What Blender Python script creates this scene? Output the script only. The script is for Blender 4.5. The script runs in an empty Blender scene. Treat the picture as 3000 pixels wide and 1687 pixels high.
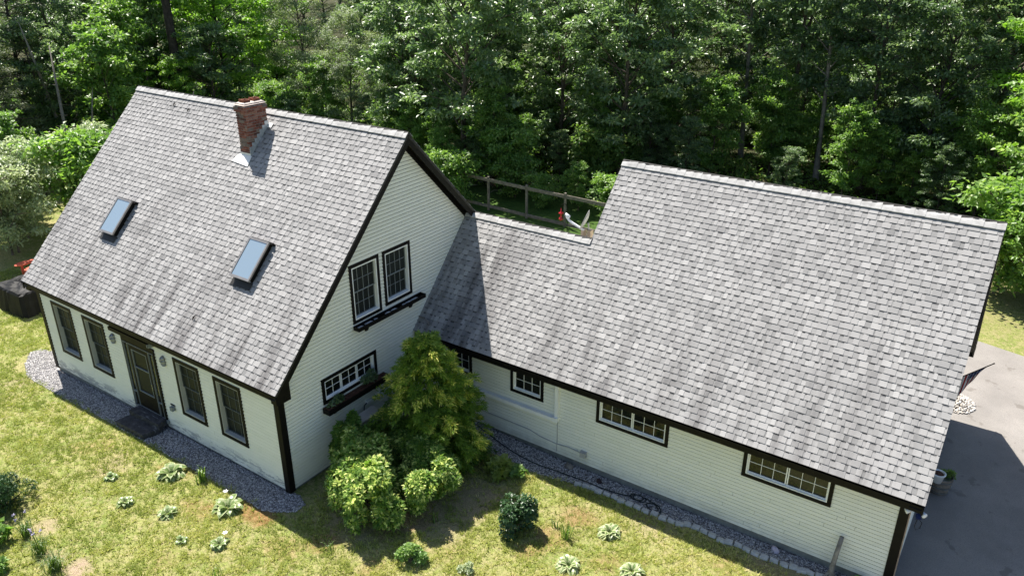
import bpy, math, random
import numpy as np
from mathutils import Vector, Matrix

random.seed(7)
RNG = np.random.default_rng(11)
SC = bpy.context.scene
COL = SC.collection

# ------------------------------------------------------------------ camera
YAW, PITCH, ROLL = -0.604313, 0.421468, 0.000377
cy_, sy_, cp_, sp_ = math.cos(YAW), math.sin(YAW), math.cos(PITCH), math.sin(PITCH)
fwd = Vector((sy_ * cp_, cy_ * cp_, -sp_))
rgt = Vector((cy_, -sy_, 0))
upv = rgt.cross(fwd)
r2 = rgt * math.cos(ROLL) + upv * math.sin(ROLL)
u2 = -rgt * math.sin(ROLL) + upv * math.cos(ROLL)
CAM = Vector((11.628, -12.817, 11.0337))
cam_d = bpy.data.cameras.new("camera")
cam = bpy.data.objects.new("camera", cam_d)
COL.objects.link(cam)
m = Matrix.Identity(4)
for i, v in enumerate((r2, u2, -fwd)):
    for j in range(3):
        m[j][i] = v[j]
m.translation = CAM
cam.matrix_world = m
cam_d.sensor_width = 36
cam_d.lens = 27.572
cam_d.clip_start = 0.1
cam_d.clip_end = 2000
SC.camera = cam

# ------------------------------------------------------------------ light
SUN = Vector((-1.0, 0.38, 1.85)).normalized()
sun_d = bpy.data.lights.new("sun", 'SUN')
sun_d.energy = 5.0
sun_d.angle = math.radians(0.5)
sun_d.color = (1.0, 0.945, 0.86)
sun = bpy.data.objects.new("sun", sun_d)
COL.objects.link(sun)
sun.rotation_euler = SUN.to_track_quat('Z', 'Y').to_euler()
W = bpy.data.worlds.new("World")
SC.world = W
W.use_nodes = True
wn = W.node_tree
wn.nodes.clear()
sky = wn.nodes.new('ShaderNodeTexSky')
sky.sky_type = 'NISHITA'
sky.sun_disc = False
sky.sun_elevation = math.asin(SUN.z)
sky.sun_rotation = math.atan2(SUN.x, SUN.y)
bg = wn.nodes.new('ShaderNodeBackground')
bg.inputs[1].default_value = 0.07
wo = wn.nodes.new('ShaderNodeOutputWorld')
wn.links.new(sky.outputs[0], bg.inputs[0])
wn.links.new(bg.outputs[0], wo.inputs[0])
SC.view_settings.view_transform = 'Standard'
SC.view_settings.look = 'None'
SC.view_settings.gamma = 1
SC.view_settings.exposure = 1.15
SC.render.engine = 'CYCLES'
SC.cycles.max_bounces = 9
SC.cycles.diffuse_bounces = 7
SC.cycles.transmission_bounces = 7
SC.cycles.use_denoising = True
SC.cycles.denoiser = 'OPENIMAGEDENOISE'
SC.cycles.denoising_input_passes = 'RGB_ALBEDO_NORMAL'
SC.cycles.denoising_prefilter = 'NONE'


# ------------------------------------------------------------------ helpers
def setp(o, label=None, cat=None, group=None, kind=None):
    if label: o['label'] = label
    if cat: o['category'] = cat
    if group: o['group'] = group
    if kind: o['kind'] = kind
    return o


def empty(name, loc=(0, 0, 0), label=None, cat=None, group=None, rz=0, s=1):
    o = bpy.data.objects.new(name, None)
    o.empty_display_size = 0.2
    COL.objects.link(o)
    o.location = loc
    o.rotation_euler = (0, 0, rz)
    o.scale = (s, s, s) if not isinstance(s, tuple) else s
    return setp(o, label, cat, group)


def adopt(o, parent, keep=True):
    """parent o; keep=True: geometry was written in world space under a translated root"""
    o.parent = parent
    if keep:
        r = parent
        while r.parent: r = r.parent
        if parent is r:
            o.matrix_parent_inverse = Matrix.Translation(-r.location)
    return o


class MB:
    def __init__(s):
        s.v, s.f, s.mi, s.t = [], [], [], []

    def face(s, pts, mat=0, tone=0.5):
        n = len(s.v)
        s.v.extend([tuple(p) for p in pts])
        s.f.append(tuple(range(n, n + len(pts))))
        s.mi.append(mat)
        s.t.append(tone)

    def hexa(s, p, mat=0, tone=0.5):
        """p: 8 points, bottom 0-3 ccw, top 4-7"""
        n = len(s.v)
        s.v.extend([tuple(q) for q in p])
        for f in ((3, 2, 1, 0), (4, 5, 6, 7), (0, 1, 5, 4), (1, 2, 6, 5), (2, 3, 7, 6), (3, 0, 4, 7)):
            s.f.append(tuple(n + i for i in f))
            s.mi.append(mat)
            s.t.append(tone)

    def box(s, x0, x1, y0, y1, z0, z1, mat=0, tone=0.5):
        s.hexa([(x0, y0, z0), (x1, y0, z0), (x1, y1, z0), (x0, y1, z0), (x0, y0, z1), (x1, y0, z1), (x1, y1, z1), (x0, y1, z1)], mat, tone)

    def beam(s, a, b, w, h, up=(0, 0, 1), mat=0, tone=0.5):
        a, b = Vector(a), Vector(b)
        d = (b - a).normalized()
        x = d.cross(Vector(up)).normalized() * (w / 2)
        y = x.normalized().cross(d).normalized() * (h / 2)
        s.hexa([a - x - y, a + x - y, b + x - y, b - x - y, a - x + y, a + x + y, b + x + y, b - x + y], mat, tone)

    def tube(s, pts, rad, n=6, mat=0, tone=0.5, cap=True):
        pts = [Vector(p) for p in pts]
        if not hasattr(rad, '__len__'): rad = [rad] * len(pts)
        base = len(s.v)
        ref = Vector((0.31, 0.17, 0.93))
        for i, p in enumerate(pts):
            d = (pts[min(i + 1, len(pts) - 1)] - pts[max(i - 1, 0)]).normalized()
            if abs(d.dot(ref)) > 0.95: ref = Vector((0.9, 0.3, 0.1))
            x = d.cross(ref).normalized()
            y = d.cross(x)
            for k in range(n):
                a = 2 * math.pi * k / n
                s.v.append(tuple(p + (x * math.cos(a) + y * math.sin(a)) * rad[i]))
        for i in range(len(pts) - 1):
            for k in range(n):
                k2 = (k + 1) % n
                s.f.append((base + i * n + k, base + i * n + k2, base + (i + 1) * n + k2, base + (i + 1) * n + k))
                s.mi.append(mat); s.t.append(tone)
        if cap:
            for i in (0, len(pts) - 1):
                s.f.append(tuple(base + i * n + k for k in range(n)))
                s.mi.append(mat); s.t.append(tone)

    def lathe(s, c, prof, n=20, mat=0, tone=0.5, axis=None):
        """prof: list of (r, z)"""
        base = len(s.v)
        c = Vector(c)
        R = Matrix.Identity(3)
        if axis is not None:
            R = Vector(axis).to_track_quat('Z', 'Y').to_matrix()
        for r, z in prof:
            for k in range(n):
                a = 2 * math.pi * k / n
                s.v.append(tuple(c + R @ Vector((r * math.cos(a), r * math.sin(a), z))))
        for i in range(len(prof) - 1):
            for k in range(n):
                k2 = (k + 1) % n
                s.f.append((base + i * n + k, base + i * n + k2, base + (i + 1) * n + k2, base + (i + 1) * n + k))
                s.mi.append(mat); s.t.append(tone)
        for i in (0, len(prof) - 1):
            if prof[i][0] > 1e-4:
                s.f.append(tuple(base + i * n + k for k in range(n)))
                s.mi.append(mat); s.t.append(tone)

    def mesh(s, name, mats):
        me = bpy.data.meshes.new(name)
        me.from_pydata(s.v, [], s.f)
        for mt in (mats if isinstance(mats, (list, tuple)) else [mats]): me.materials.append(mt)
        me.polygons.foreach_set('material_index', s.mi)
        at = me.attributes.new('tone', 'FLOAT', 'FACE')
        at.data.foreach_set('value', s.t)
        me.update()
        return me

    def build(s, name, mats, parent=None, smooth=False, keep=True):
        me = s.mesh(name, mats)
        if smooth: me.polygons.foreach_set('use_smooth', [True] * len(me.polygons))
        o = bpy.data.objects.new(name, me)
        COL.objects.link(o)
        if parent: adopt(o, parent, keep)
        return o


def np_mesh(name, V, F, mats, mi=None, tone=None):
    """V (n,3), F (m,k) equal-size faces"""
    me = bpy.data.meshes.new(name)
    k = F.shape[1]
    me.vertices.add(len(V)); me.vertices.foreach_set('co', V.astype(np.float32).ravel())
    me.loops.add(F.size); me.loops.foreach_set('vertex_index', F.astype(np.int32).ravel())
    me.polygons.add(len(F)); me.polygons.foreach_set('loop_start', np.arange(0, F.size, k, dtype=np.int32))
    for mt in (mats if isinstance(mats, (list, tuple)) else [mats]): me.materials.append(mt)
    if mi is not None: me.polygons.foreach_set('material_index', mi.astype(np.int32))
    if tone is not None:
        at = me.attributes.new('tone', 'FLOAT', 'FACE')
        at.data.foreach_set('value', tone.astype(np.float32))
    me.update(calc_edges=True)
    return me


def obj(name, me, parent=None, keep=False):
    o = bpy.data.objects.new(name, me)
    COL.objects.link(o)
    if parent: adopt(o, parent, keep)
    return o


def copy_tree(o, parent=None):
    c = o.copy()
    COL.objects.link(c)
    if parent: c.parent = parent
    for ch in list(o.children): copy_tree(ch, c)
    return c


# ------------------------------------------------------------------ materials
class N:
    def __init__(s, name):
        s.m = bpy.data.materials.new(name)
        s.m.use_nodes = True
        s.t = s.m.node_tree
        s.b = s.t.nodes['Principled BSDF']
        s.out = s.t.nodes['Material Output']

    def new(s, typ, **kw):
        n = s.t.nodes.new('ShaderNode' + typ)
        for k, v in kw.items():
            if k.startswith('i_'):
                n.inputs[k[2:].replace('_', ' ')].default_value = v
            else:
                setattr(n, k, v)
        return n

    def link(s, a, b): s.t.links.new(a, b)

    def noise(s, scale, detail=3, rough=0.55, vec=None, dim=None):
        n = s.new('TexNoise')
        n.inputs['Scale'].default_value = scale
        n.inputs['Detail'].default_value = detail
        n.inputs['Roughness'].default_value = rough
        s.link(vec if vec is not None else s.pos(), n.inputs['Vector'])
        return n.outputs['Fac']

    def pos(s):
        if not hasattr(s, '_p'): s._p = s.new('TexCoord').outputs['Object']
        return s._p

    def mapped(s, scale, rot=(0, 0, 0)):
        mp = s.new('Mapping')
        mp.inputs['Scale'].default_value = scale
        mp.inputs['Rotation'].default_value = rot
        s.link(s.pos(), mp.inputs['Vector'])
        return mp.outputs[0]

    def ramp(s, fac, stops):
        r = s.new('ValToRGB')
        e = r.color_ramp.elements
        while len(e) < len(stops): e.new(0.5)
        for i, (p, c) in enumerate(stops):
            e[i].position = p
            e[i].color = (c, c, c, 1) if not hasattr(c, '__len__') else (*c, 1)
        s.link(fac, r.inputs[0])
        return r.outputs[0]

    def mix(s, fac, a, b, typ='MIX'):
        n = s.new('Mix', data_type='RGBA', blend_type=typ)
        for sock, v in ((n.inputs[0], fac), (n.inputs[6], a), (n.inputs[7], b)):
            if hasattr(v, 'default_value') or hasattr(v, 'is_output'): s.link(v, sock)
            elif hasattr(v, '__len__'): sock.default_value = (*v, 1)
            else: sock.default_value = v
        return n.outputs[2]

    def math(s, op, a, b=0.0):
        n = s.new('Math', operation=op)
        for sock, v in ((n.inputs[0], a), (n.inputs[1], b)):
            if hasattr(v, 'is_output'): s.link(v, sock)
            else: sock.default_value = v
        return n.outputs[0]

    def attr(s, name='tone'):
        return s.new('Attribute', attribute_name=name).outputs['Fac']

    def island(s):
        return s.new('NewGeometry').outputs['Random Per Island']

    def bump(s, h, strength=0.4, dist=0.01):
        n = s.new('Bump')
        n.inputs['Strength'].default_value = strength
        n.inputs['Distance'].default_value = dist
        s.link(h, n.inputs['Height'])
        s.link(n.outputs[0], s.b.inputs['Normal'])

    def color(s, c):
        if hasattr(c, 'is_output'): s.link(c, s.b.inputs['Base Color'])
        else: s.b.inputs['Base Color'].default_value = (*c, 1)

    def rough(s, r, spec=None, metal=None):
        if hasattr(r, 'is_output'): s.link(r, s.b.inputs['Roughness'])
        else: s.b.inputs['Roughness'].default_value = r
        if spec is not None: s.b.inputs['Specular IOR Level'].default_value = spec
        if metal is not None: s.b.inputs['Metallic'].default_value = metal


def plain(name, c, rough=0.6, var=0.15, scale=9.0, spec=0.4, metal=0, bump=0.0):
    n = N(name)
    f = n.noise(scale, 4)
    lo = tuple(x * (1 - var) for x in c)
    hi = tuple(min(1, x * (1 + var)) for x in c)
    n.color(n.ramp(f, [(0.3, lo), (0.7, hi)]))
    n.rough(rough, spec, metal)
    if bump: n.bump(n.noise(scale * 6, 3), bump, 0.01)
    return n.m


def leaf_mat(name, dark, light, gloss=0.42, spec=0.5, trans=0.35, tcol=None, noise=0.0, hi=None):
    n = N(name)
    t = n.attr()
    r = n.island()
    f = n.math('ADD', n.math('MULTIPLY', t, 0.6), n.math('MULTIPLY', r, 0.4))
    stops = [(0.12, dark), (0.85, light)]
    if hi: stops = [(0.1, dark), (0.72, light), (0.95, hi)]
    c = n.ramp(f, stops)
    n.color(c)
    n.rough(gloss, spec)
    tr = n.new('BsdfTranslucent')
    tc = n.mix(1.0, c, tcol or (1.35, 1.5, 0.65), 'MULTIPLY')
    n.link(tc, tr.inputs[0])
    mx = n.new('MixShader')
    mx.inputs[0].default_value = trans
    n.link(n.b.outputs[0], mx.inputs[1])
    n.link(tr.outputs[0], mx.inputs[2])
    n.link(mx.outputs[0], n.out.inputs[0])
    return n.m


# shingles -------------------------------------------------
n = N('shingle')
tone = n.attr()
base = n.ramp(tone, [(0.0, (0.03, 0.03, 0.033)), (0.25, (0.165, 0.164, 0.165)), (0.6, (0.30, 0.295, 0.293)), (1.0, (0.44, 0.433, 0.426))])
grain = n.noise(160, 2, 0.7)
base = n.mix(0.35, base, n.ramp(grain, [(0.3, 0.35), (0.7, 0.75)]), 'OVERLAY')
uvm = n.new('Attribute', attribute_name='stain_shade').outputs['Fac']
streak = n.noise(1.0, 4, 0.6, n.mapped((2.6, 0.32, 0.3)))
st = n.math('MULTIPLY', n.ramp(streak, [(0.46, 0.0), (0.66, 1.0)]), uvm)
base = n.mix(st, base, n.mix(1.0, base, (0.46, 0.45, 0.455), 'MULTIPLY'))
n.color(base)
n.rough(0.86, 0.3)
n.bump(grain, 0.35, 0.004)
M_SHINGLE = n.m
M_CAP = plain('ridge_cap_shingle', (0.40, 0.395, 0.39), 0.9, 0.25, 6, 0.25, bump=0.2)
M_TRIM = plain('dark_trim_paint', (0.009, 0.008, 0.007), 0.5, 0.25, 5, 0.12)
M_DECK = plain('roof_edge', (0.02, 0.019, 0.018), 0.6, 0.2, 6)

# siding ---------------------------------------------------
n = N('cream_clapboard')
t = n.attr()
c = n.ramp(t, [(0, (0.79, 0.795, 0.69)), (1, (0.855, 0.855, 0.765))])
d1 = n.noise(3.0, 5, 0.65, n.mapped((1, 1, 3)))
c = n.mix(n.ramp(d1, [(0.5, 0.0), (0.8, 0.22)]), c, (0.5, 0.55, 0.42))
sep = n.new('SeparateXYZ'); n.link(n.pos(), sep.inputs[0])
low = n.ramp(n.math('MULTIPLY', n.math('ADD', sep.outputs[2], 0.1), 1.6), [(0.0, 1.0), (1.0, 0.0)])
peel = n.noise(2.3, 6, 0.72, n.mapped((1.0, 1.0, 5.0)))
pk = n.math('MULTIPLY', n.ramp(peel, [(0.51, 0.0), (0.54, 1.0)]), n.ramp(low, [(0.35, 0.0), (0.7, 1.0)]))
fr = n.attr('front')
pk = n.math('MULTIPLY', pk, fr)
spl = n.math('MULTIPLY', n.ramp(low, [(0.55, 0.0), (1.0, 0.6)]), n.ramp(n.noise(1.6, 5, .7), [(.38, 0.), (.62, 1.)]))
c = n.mix(spl, c, (0.47, 0.46, 0.38))
c = n.mix(pk, c, (0.40, 0.41, 0.39))
n.color(c)
n.rough(0.55, 0.3)
n.bump(n.math('ADD', n.noise(25, 3, 0.6, n.mapped((0.4, 0.4, 4))), n.math('MULTIPLY', pk, 1.5)), 0.2, 0.006)
M_SIDING = n.m
M_WHITE = plain('white_vinyl', (0.88, 0.89, 0.88), 0.4, 0.05, 4, 0.4)
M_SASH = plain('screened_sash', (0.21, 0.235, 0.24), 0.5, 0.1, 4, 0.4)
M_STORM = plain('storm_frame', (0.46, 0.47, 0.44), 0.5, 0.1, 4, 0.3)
M_SASHDIM = plain('front_sash', (0.09, 0.105, 0.105), 0.55, 0.1, 4, 0.2)  # darker sash colour for the front windows
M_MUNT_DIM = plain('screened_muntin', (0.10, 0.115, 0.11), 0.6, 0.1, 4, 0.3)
n = N('window_glass'); n.color(n.ramp(n.noise(1.5, 2), [(0.35, (0.006, 0.007, 0.008)), (0.7, (0.022, 0.024, 0.022))])); n.rough(0.06, 0.5); M_GLASS = n.m
n = N('screened_glass'); n.color(n.ramp(n.noise(1.2, 3), [(0.3, (0.010, 0.013, 0.012)), (0.7, (0.022, 0.028, 0.026))])); n.rough(0.4, 0.12)
n.bump(n.noise(400, 1), 0.1, 0.001); M_SCREEN = n.m
n = N('skylight_glass'); n.color((0.20, 0.27, 0.32)); n.rough(0.05, 1.0, 0.0); n.b.inputs['IOR'].default_value = 2.2; M_SKYGLASS = n.m
M_BRONZE = plain('skylight_metal', (0.30, 0.28, 0.26), 0.38, 0.1, 8, 0.5, 0.6)
M_CONC = plain('foundation_concrete', (0.20, 0.21, 0.19), 0.9, 0.25, 7, 0.2, bump=0.4)
M_STONE = plain('dark_step_stone', (0.055, 0.056, 0.06), 0.75, 0.6, 5, 0.35, bump=0.8)
M_PEWTER = plain('pewter', (0.30, 0.31, 0.31), 0.35, 0.15, 20, 0.5, 0.8)
M_LGLASS = plain('lantern_glass', (0.35, 0.37, 0.36), 0.12, 0.1, 20, 0.6)
n = N('chimney_brick')
c = n.ramp(n.attr(), [(0.0, (0.06, 0.028, 0.024)), (0.35, (0.17, 0.058, 0.042)), (0.7, (0.26, 0.10, 0.07)), (0.85, (0.26, 0.19, 0.155)), (1.0, (0.10, 0.085, 0.08))])
c = n.mix(n.ramp(n.noise(16, 5, 0.7), [(0.5, 0.0), (0.75, 0.55)]), c, (0.36, 0.32, 0.29))
n.color(c); n.rough(0.9, 0.2); n.bump(n.noise(60, 3), 0.5, 0.006); M_BRICK = n.m
M_MORTAR = plain('mortar', (0.38, 0.35, 0.32), 0.95, 0.25, 25, 0.2, bump=0.4)
M_CROWN = plain('mortar_crown', (0.62, 0.55, 0.49), 0.9, 0.15, 14, 0.2, bump=0.3)
M_TERRA = plain('terracotta_flue', (0.22, 0.075, 0.045), 0.8, 0.25, 18, 0.25)
M_LEAD = plain('lead_flashing', (0.44, 0.47, 0.51), 0.5, 0.25, 12, 0.5, 0.35)
M_ALU = plain('bright_flashing', (0.78, 0.77, 0.74), 0.5, 0.08, 9, 0.5, 0.0)
M_BLACKCLOTH = plain('black_cover_fabric', (0.010, 0.010, 0.011), 0.55, 0.3, 6, 0.15, bump=0.5)
M_RED = plain('red_plastic', (0.62, 0.12, 0.07), 0.45, 0.12, 6, 0.4)
M_RUBBER = plain('dark_hose_rubber', (0.013, 0.022, 0.022), 0.45, 0.3, 30, 0.4)
M_WOODGREY = plain('weathered_wood', (0.19, 0.165, 0.14), 0.85, 0.35, 7, 0.2, bump=0.5)
M_LOG = plain('grey_log_bark', (0.23, 0.215, 0.195), 0.85, 0.4, 9, 0.2, bump=0.7)
M_BARK = plain('tree_bark', (0.105, 0.088, 0.072), 0.95, 0.45, 5, 0.15, bump=0.8)
M_BARKD = plain('dark_bark', (0.05, 0.043, 0.037), 0.95, 0.45, 6, 0.15, bump=0.8)
M_BARKG = plain('grey_dead_wood', (0.21, 0.19, 0.17), 0.95, 0.3, 6, 0.15, bump=0.6)
M_BLUE = plain('blue_plastic', (0.02, 0.12, 0.55), 0.4, 0.1, 9)
M_HPGREY = plain('beige_metal_case', (0.46, 0.43, 0.39), 0.5, 0.12, 6, 0.4)
M_SOIL = plain('potting_soil', (0.085, 0.042, 0.028), 0.95, 0.5, 14, 0.15, bump=0.8)
M_PALE = plain('pale_stone', (0.50, 0.50, 0.49), 0.85, 0.2, 12, 0.25, bump=0.4)
M_ROCK = plain('grey_brown_rock', (0.19, 0.17, 0.15), 0.85, 0.3, 7, 0.25, bump=0.7)
M_ROCKD = plain('dark_brown_rock', (0.055, 0.035, 0.035), 0.8, 0.3, 7, 0.25, bump=0.7)
M_QUARTZ = plain('pale_violet_stone', (0.52, 0.47, 0.55), 0.6, 0.2, 10, 0.3, bump=0.4)
M_DISHG = plain('dish_grey', (0.40, 0.40, 0.40), 0.5, 0.06, 6, 0.4)
M_DISHW = plain('dish_white', (0.74, 0.76, 0.78), 0.4, 0.04, 6, 0.4)
M_TAN = plain('tan_wood', (0.42, 0.33, 0.25), 0.8, 0.2, 10, 0.2)
M_REDGL = plain('red_glass', (0.36, 0.01, 0.02), 0.25, 0.15, 9, 0.6)
M_FRED = plain('flag_red', (0.23, 0.02, 0.025), 0.8, 0.1, 8, 0.2)
M_FWHITE = plain('flag_white', (0.5, 0.5, 0.5), 0.8, 0.05, 8, 0.2)
M_FBLUE = plain('flag_blue', (0.012, 0.02, 0.075), 0.8, 0.1, 8, 0.2)
M_PURPLE = plain('purple_petals', (0.42, 0.38, 0.52), 0.7, 0.2, 20, 0.2)
M_PETAL = plain('white_petals', (0.82, 0.8, 0.8), 0.6, 0.05, 20, 0.2)

# foliage --------------------------------------------------
L_OAK = leaf_mat('oak_leaves', (0.095, 0.17, 0.07), (0.225, 0.32, 0.155), 0.36, 0.8, 0.46, tcol=(1.2, 1.32, .72), hi=(0.42, 0.49, 0.29))
L_MAPLE = leaf_mat('maple_leaves', (0.11, 0.23, 0.03), (0.25, 0.42, 0.07), 0.42, 0.5, 0.45, hi=(0.38, 0.52, 0.12))
L_GREY = leaf_mat('grey_green_leaves', (0.13, 0.185, 0.10), (0.28, 0.34, 0.21), 0.42, 0.55, 0.38, hi=(0.42, 0.47, 0.33))
L_DARK = leaf_mat('dark_leaves', (0.07, 0.132, 0.058), (0.165, 0.245, 0.115), 0.36, 0.75, 0.46, tcol=(1.2, 1.32, .72), hi=(0.33, 0.39, 0.22))
L_HEM = leaf_mat('hemlock_needles', (0.062, 0.098, 0.045), (0.145, 0.185, 0.09), 0.45, 0.5, 0.4, tcol=(1.2, 1.25, .75), hi=(0.27, 0.27, 0.13))
L_BUSH = leaf_mat('bush_leaves', (0.09, 0.19, 0.045), (0.22, 0.35, 0.09), 0.42, 0.5, 0.45, hi=(0.38, 0.48, 0.17))
L_PALEB = leaf_mat('pale_bush_leaves', (0.25, 0.32, 0.17), (0.48, 0.54, 0.34), 0.4, 0.6, 0.42, tcol=(1.1, 1.2, .8), hi=(0.70, 0.73, 0.55))
L_UNDER = leaf_mat('undergrowth_leaves', (0.06, 0.13, 0.03), (0.19, 0.30, 0.08), 0.45, 0.5, 0.45, hi=(0.36, 0.40, 0.14))
L_GOLD = leaf_mat('golden_conifer_sprays', (0.06, 0.14, 0.022), (0.23, 0.34, 0.05), 0.5, 0.35, 0.42, hi=(0.88, 0.80, 0.22))
L_LAUREL = leaf_mat('laurel_leaves', (0.05, 0.12, 0.024), (0.18, 0.30, 0.055), 0.42, 0.22, 0.4, hi=(0.74, 0.78, 0.27))
L_MOUND = leaf_mat('mound_leaves', (0.014, 0.042, 0.016), (0.045, 0.10, 0.036), 0.38, 0.4, 0.25, hi=(0.075, 0.15, 0.055))
L_GRASS = leaf_mat('grass_blades', (0.225, 0.285, 0.062), (0.48, 0.50, 0.145), 0.5, 0.3, 0.42, tcol=(1.2, 1.25, 0.8), hi=(0.72, 0.63, 0.36))
L_TUFT = leaf_mat('iris_blades', (0.06, 0.12, 0.025), (0.17, 0.26, 0.07), 0.4, 0.4, 0.35)
L_HOSTA = leaf_mat('hosta_green', (0.10, 0.17, 0.045), (0.20, 0.28, 0.09), 0.35, 0.5, 0.3)
L_HOSTAW = leaf_mat('hosta_cream_margin', (0.36, 0.42, 0.20), (0.55, 0.58, 0.34), 0.4, 0.4, 0.3, tcol=(1, 1, .8))
L_LILY = leaf_mat('bright_leaves', (0.13, 0.20, 0.035), (0.32, 0.38, 0.10), 0.4, 0.4, 0.4)
L_DEAD = leaf_mat('brown_brush', (0.12, 0.075, 0.045), (0.33, 0.23, 0.15), 0.8, 0.1, 0.1, tcol=(1, 1, 1))


# ------------------------------------------------------------------ ground
def smooth(a, b, x):
    t = np.clip((x - a) / (b - a), 0, 1)
    return t * t * (3 - 2 * t)


def gz(x, y):
    return -0.14 - 0.10 * smooth(-4.0, -10.0, x) - 0.17 * smooth(0.0, 4.5, x)


def vnoise(x, y, s, seed):
    r = np.random.default_rng(seed)
    T = r.random((256, 256))
    X, Y = x * s + 1000, y * s + 1000
    xi, yi = np.floor(X).astype(int), np.floor(Y).astype(int)
    fx, fy = X - xi, Y - yi
    fx, fy = fx * fx * (3 - 2 * fx), fy * fy * (3 - 2 * fy)
    g = lambda i, j: T[i % 256, j % 256]
    return (g(xi, yi) * (1 - fx) + g(xi + 1, yi) * fx) * (1 - fy) + (g(xi, yi + 1) * (1 - fx) + g(xi + 1, yi + 1) * fx) * fy


def fbm(x, y, s, seed, o=4):
    v, a, t = 0, 1.0, 0
    for i in range(o):
        v = v + a * vnoise(x, y, s * 2 ** i, seed + i); t += a; a *= 0.55
    return v / t


RUST = [(-1.3, -5.5, .35, .7), (-3.4, -5.2, .3, .5), (-.6, -7.0, .4, .3), (6.4, -1.9, .4, .45), (2.6, -4.6, .35, .5), (-0.35, -4.98, .55, 1), (-1.75, -5.65, .38, .6), (-2.9, -4.95, .35, .5), (5.15, -0.95, .45, .7), (5.0, -1.95, .4, .6), (1.5, -4.75, .4, .6), (4.9, -2.5, .35, .6), (8.3, -0.6, .35, .4), (-5.6, -5.6, .5, .35), (0.9, -5.4, .5, .35), (3.6, -3.5, .6, .25), (2.2, -3.4, .7, .45)]
BARE = [(-1.9, -7.95, .33, 1), (-3.6, -7.75, .35, .6), (-2.5, -8.15, .35, .5), (-4.45, -5.9, .4, .35), (3.0, -1.9, .9, .7), (2.2, -2.9, .9, .7), (3.1, -3.0, .7, .5), (1.6, -4.1, .6, .5), (8.9, -0.12, .5, .5), (9.6, -0.1, .4, .5), (6.7, -0.3, .6, .4), (-10.2, -5.1, .4, .4), (-1.6, -8.0, .3, .4)]


def masks(x, y):
    wob = fbm(x, y, 2.2, 40) - 0.5
    rust = np.zeros_like(x); bare = np.zeros_like(x)
    for px, py, r, a in RUST:
        d = np.hypot(x - px, y - py) / r + wob * 1.6
        rust = np.maximum(rust, a * smooth(1.15, 0.35, d))
    for px, py, r, a in BARE:
        d = np.hypot(x - px, y - py) / r + wob * 1.5
        bare = np.maximum(bare, a * smooth(1.15, 0.5, d))
    # forest floor
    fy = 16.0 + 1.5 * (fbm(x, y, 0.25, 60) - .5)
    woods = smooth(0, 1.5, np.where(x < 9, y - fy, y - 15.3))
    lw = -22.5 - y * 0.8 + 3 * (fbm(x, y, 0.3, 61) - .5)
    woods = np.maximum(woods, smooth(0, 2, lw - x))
    return rust, bare, woods


def axis(lo, hi, d, far):
    a = list(np.arange(lo, hi + 1e-6, d))
    s, x = d, hi
    out = []
    while x < far:
        s *= 1.35; x += s; out.append(x)
    s, x = d, lo
    pre = []
    while x > -far:
        s *= 1.35; x -= s; pre.append(x)
    return np.array(pre[::-1] + a + out)


xs = axis(-17, 14, 0.1, 260)
ys = axis(-10.5, 2.0, 0.1, 260)
GX, GY = np.meshgrid(xs, ys)
gx, gy = GX.ravel(), GY.ravel()
bumpy = (fbm(gx, gy, 1.1, 70) - .5) * 0.05 * smooth(60, 20, np.abs(gx))
hx = ((gx > -11.5) & (gx < 12) & (gy > -5.1)) | (gx > 10.2)
gzz = gz(gx, gy) + np.where(hx, 0, bumpy)
nx, ny = len(xs), len(ys)
I = np.arange(nx * ny).reshape(ny, nx)
F = np.stack([I[:-1, :-1].ravel(), I[:-1, 1:].ravel(), I[1:, 1:].ravel(), I[1:, :-1].ravel()], 1)
n = N('lawn_ground')
a_r, a_b, a_w = n.attr('rust'), n.attr('bare'), n.attr('woods')
g1 = n.noise(0.55, 4, 0.6); g2 = n.noise(7, 4, 0.7); g3 = n.noise(42, 3, 0.75)
c = n.ramp(g1, [(0.32, (0.16, 0.23, 0.045)), (0.5, (0.25, 0.29, 0.075)), (0.68, (0.37, 0.33, 0.15))])
c = n.mix(n.ramp(g2, [(0.42, 0.0), (0.62, 0.75)]), c, (0.44, 0.37, 0.20))
c = n.mix(n.ramp(n.noise(16, 4, .75), [(0.36, 0.8), (0.5, 0.0)]), c, (0.085, 0.095, 0.028))
c = n.mix(n.ramp(g3, [(0.38, 0.75), (0.55, 0.0)]), c, (0.10, 0.11, 0.035))
c = n.mix(n.math('MULTIPLY', a_b, n.ramp(n.noise(9, 3, .6), [(.3, .65), (.6, 1.)])), c, n.ramp(g3, [(0.35, (0.19, 0.135, 0.09)), (0.6, (0.42, 0.33, 0.235))]))
c = n.mix(n.math('MULTIPLY', a_r, n.ramp(g3, [(0.35, 0.95), (0.62, 0.45)])), c, n.ramp(g2, [(0.4, (0.115, 0.04, 0.016)), (0.6, (0.24, 0.11, 0.045))]))
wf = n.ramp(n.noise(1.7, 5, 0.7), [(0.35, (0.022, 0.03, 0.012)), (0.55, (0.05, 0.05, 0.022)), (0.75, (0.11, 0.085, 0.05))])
a_l = n.attr('yard_shade')
c = n.mix(a_l, c, n.ramp(g2, [(.35, (.03, .07, .012)), (.65, (.075, .13, .028))]))  # back yard: tree shade put into the grass colour as dark green
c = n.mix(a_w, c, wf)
n.color(c); n.rough(0.95, 0.15)
n.bump(n.math('ADD', g3, g2), 0.7, 0.03)
M_LAWN = n.m
me = np_mesh('lawn', np.stack([gx, gy, gzz], 1), F, M_LAWN)
for nm, arr in zip(('rust', 'bare', 'woods'), masks(gx, gy)):
    at = me.attributes.new(nm, 'FLOAT', 'POINT'); at.data.foreach_set('value', arr.astype(np.float32))
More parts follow.
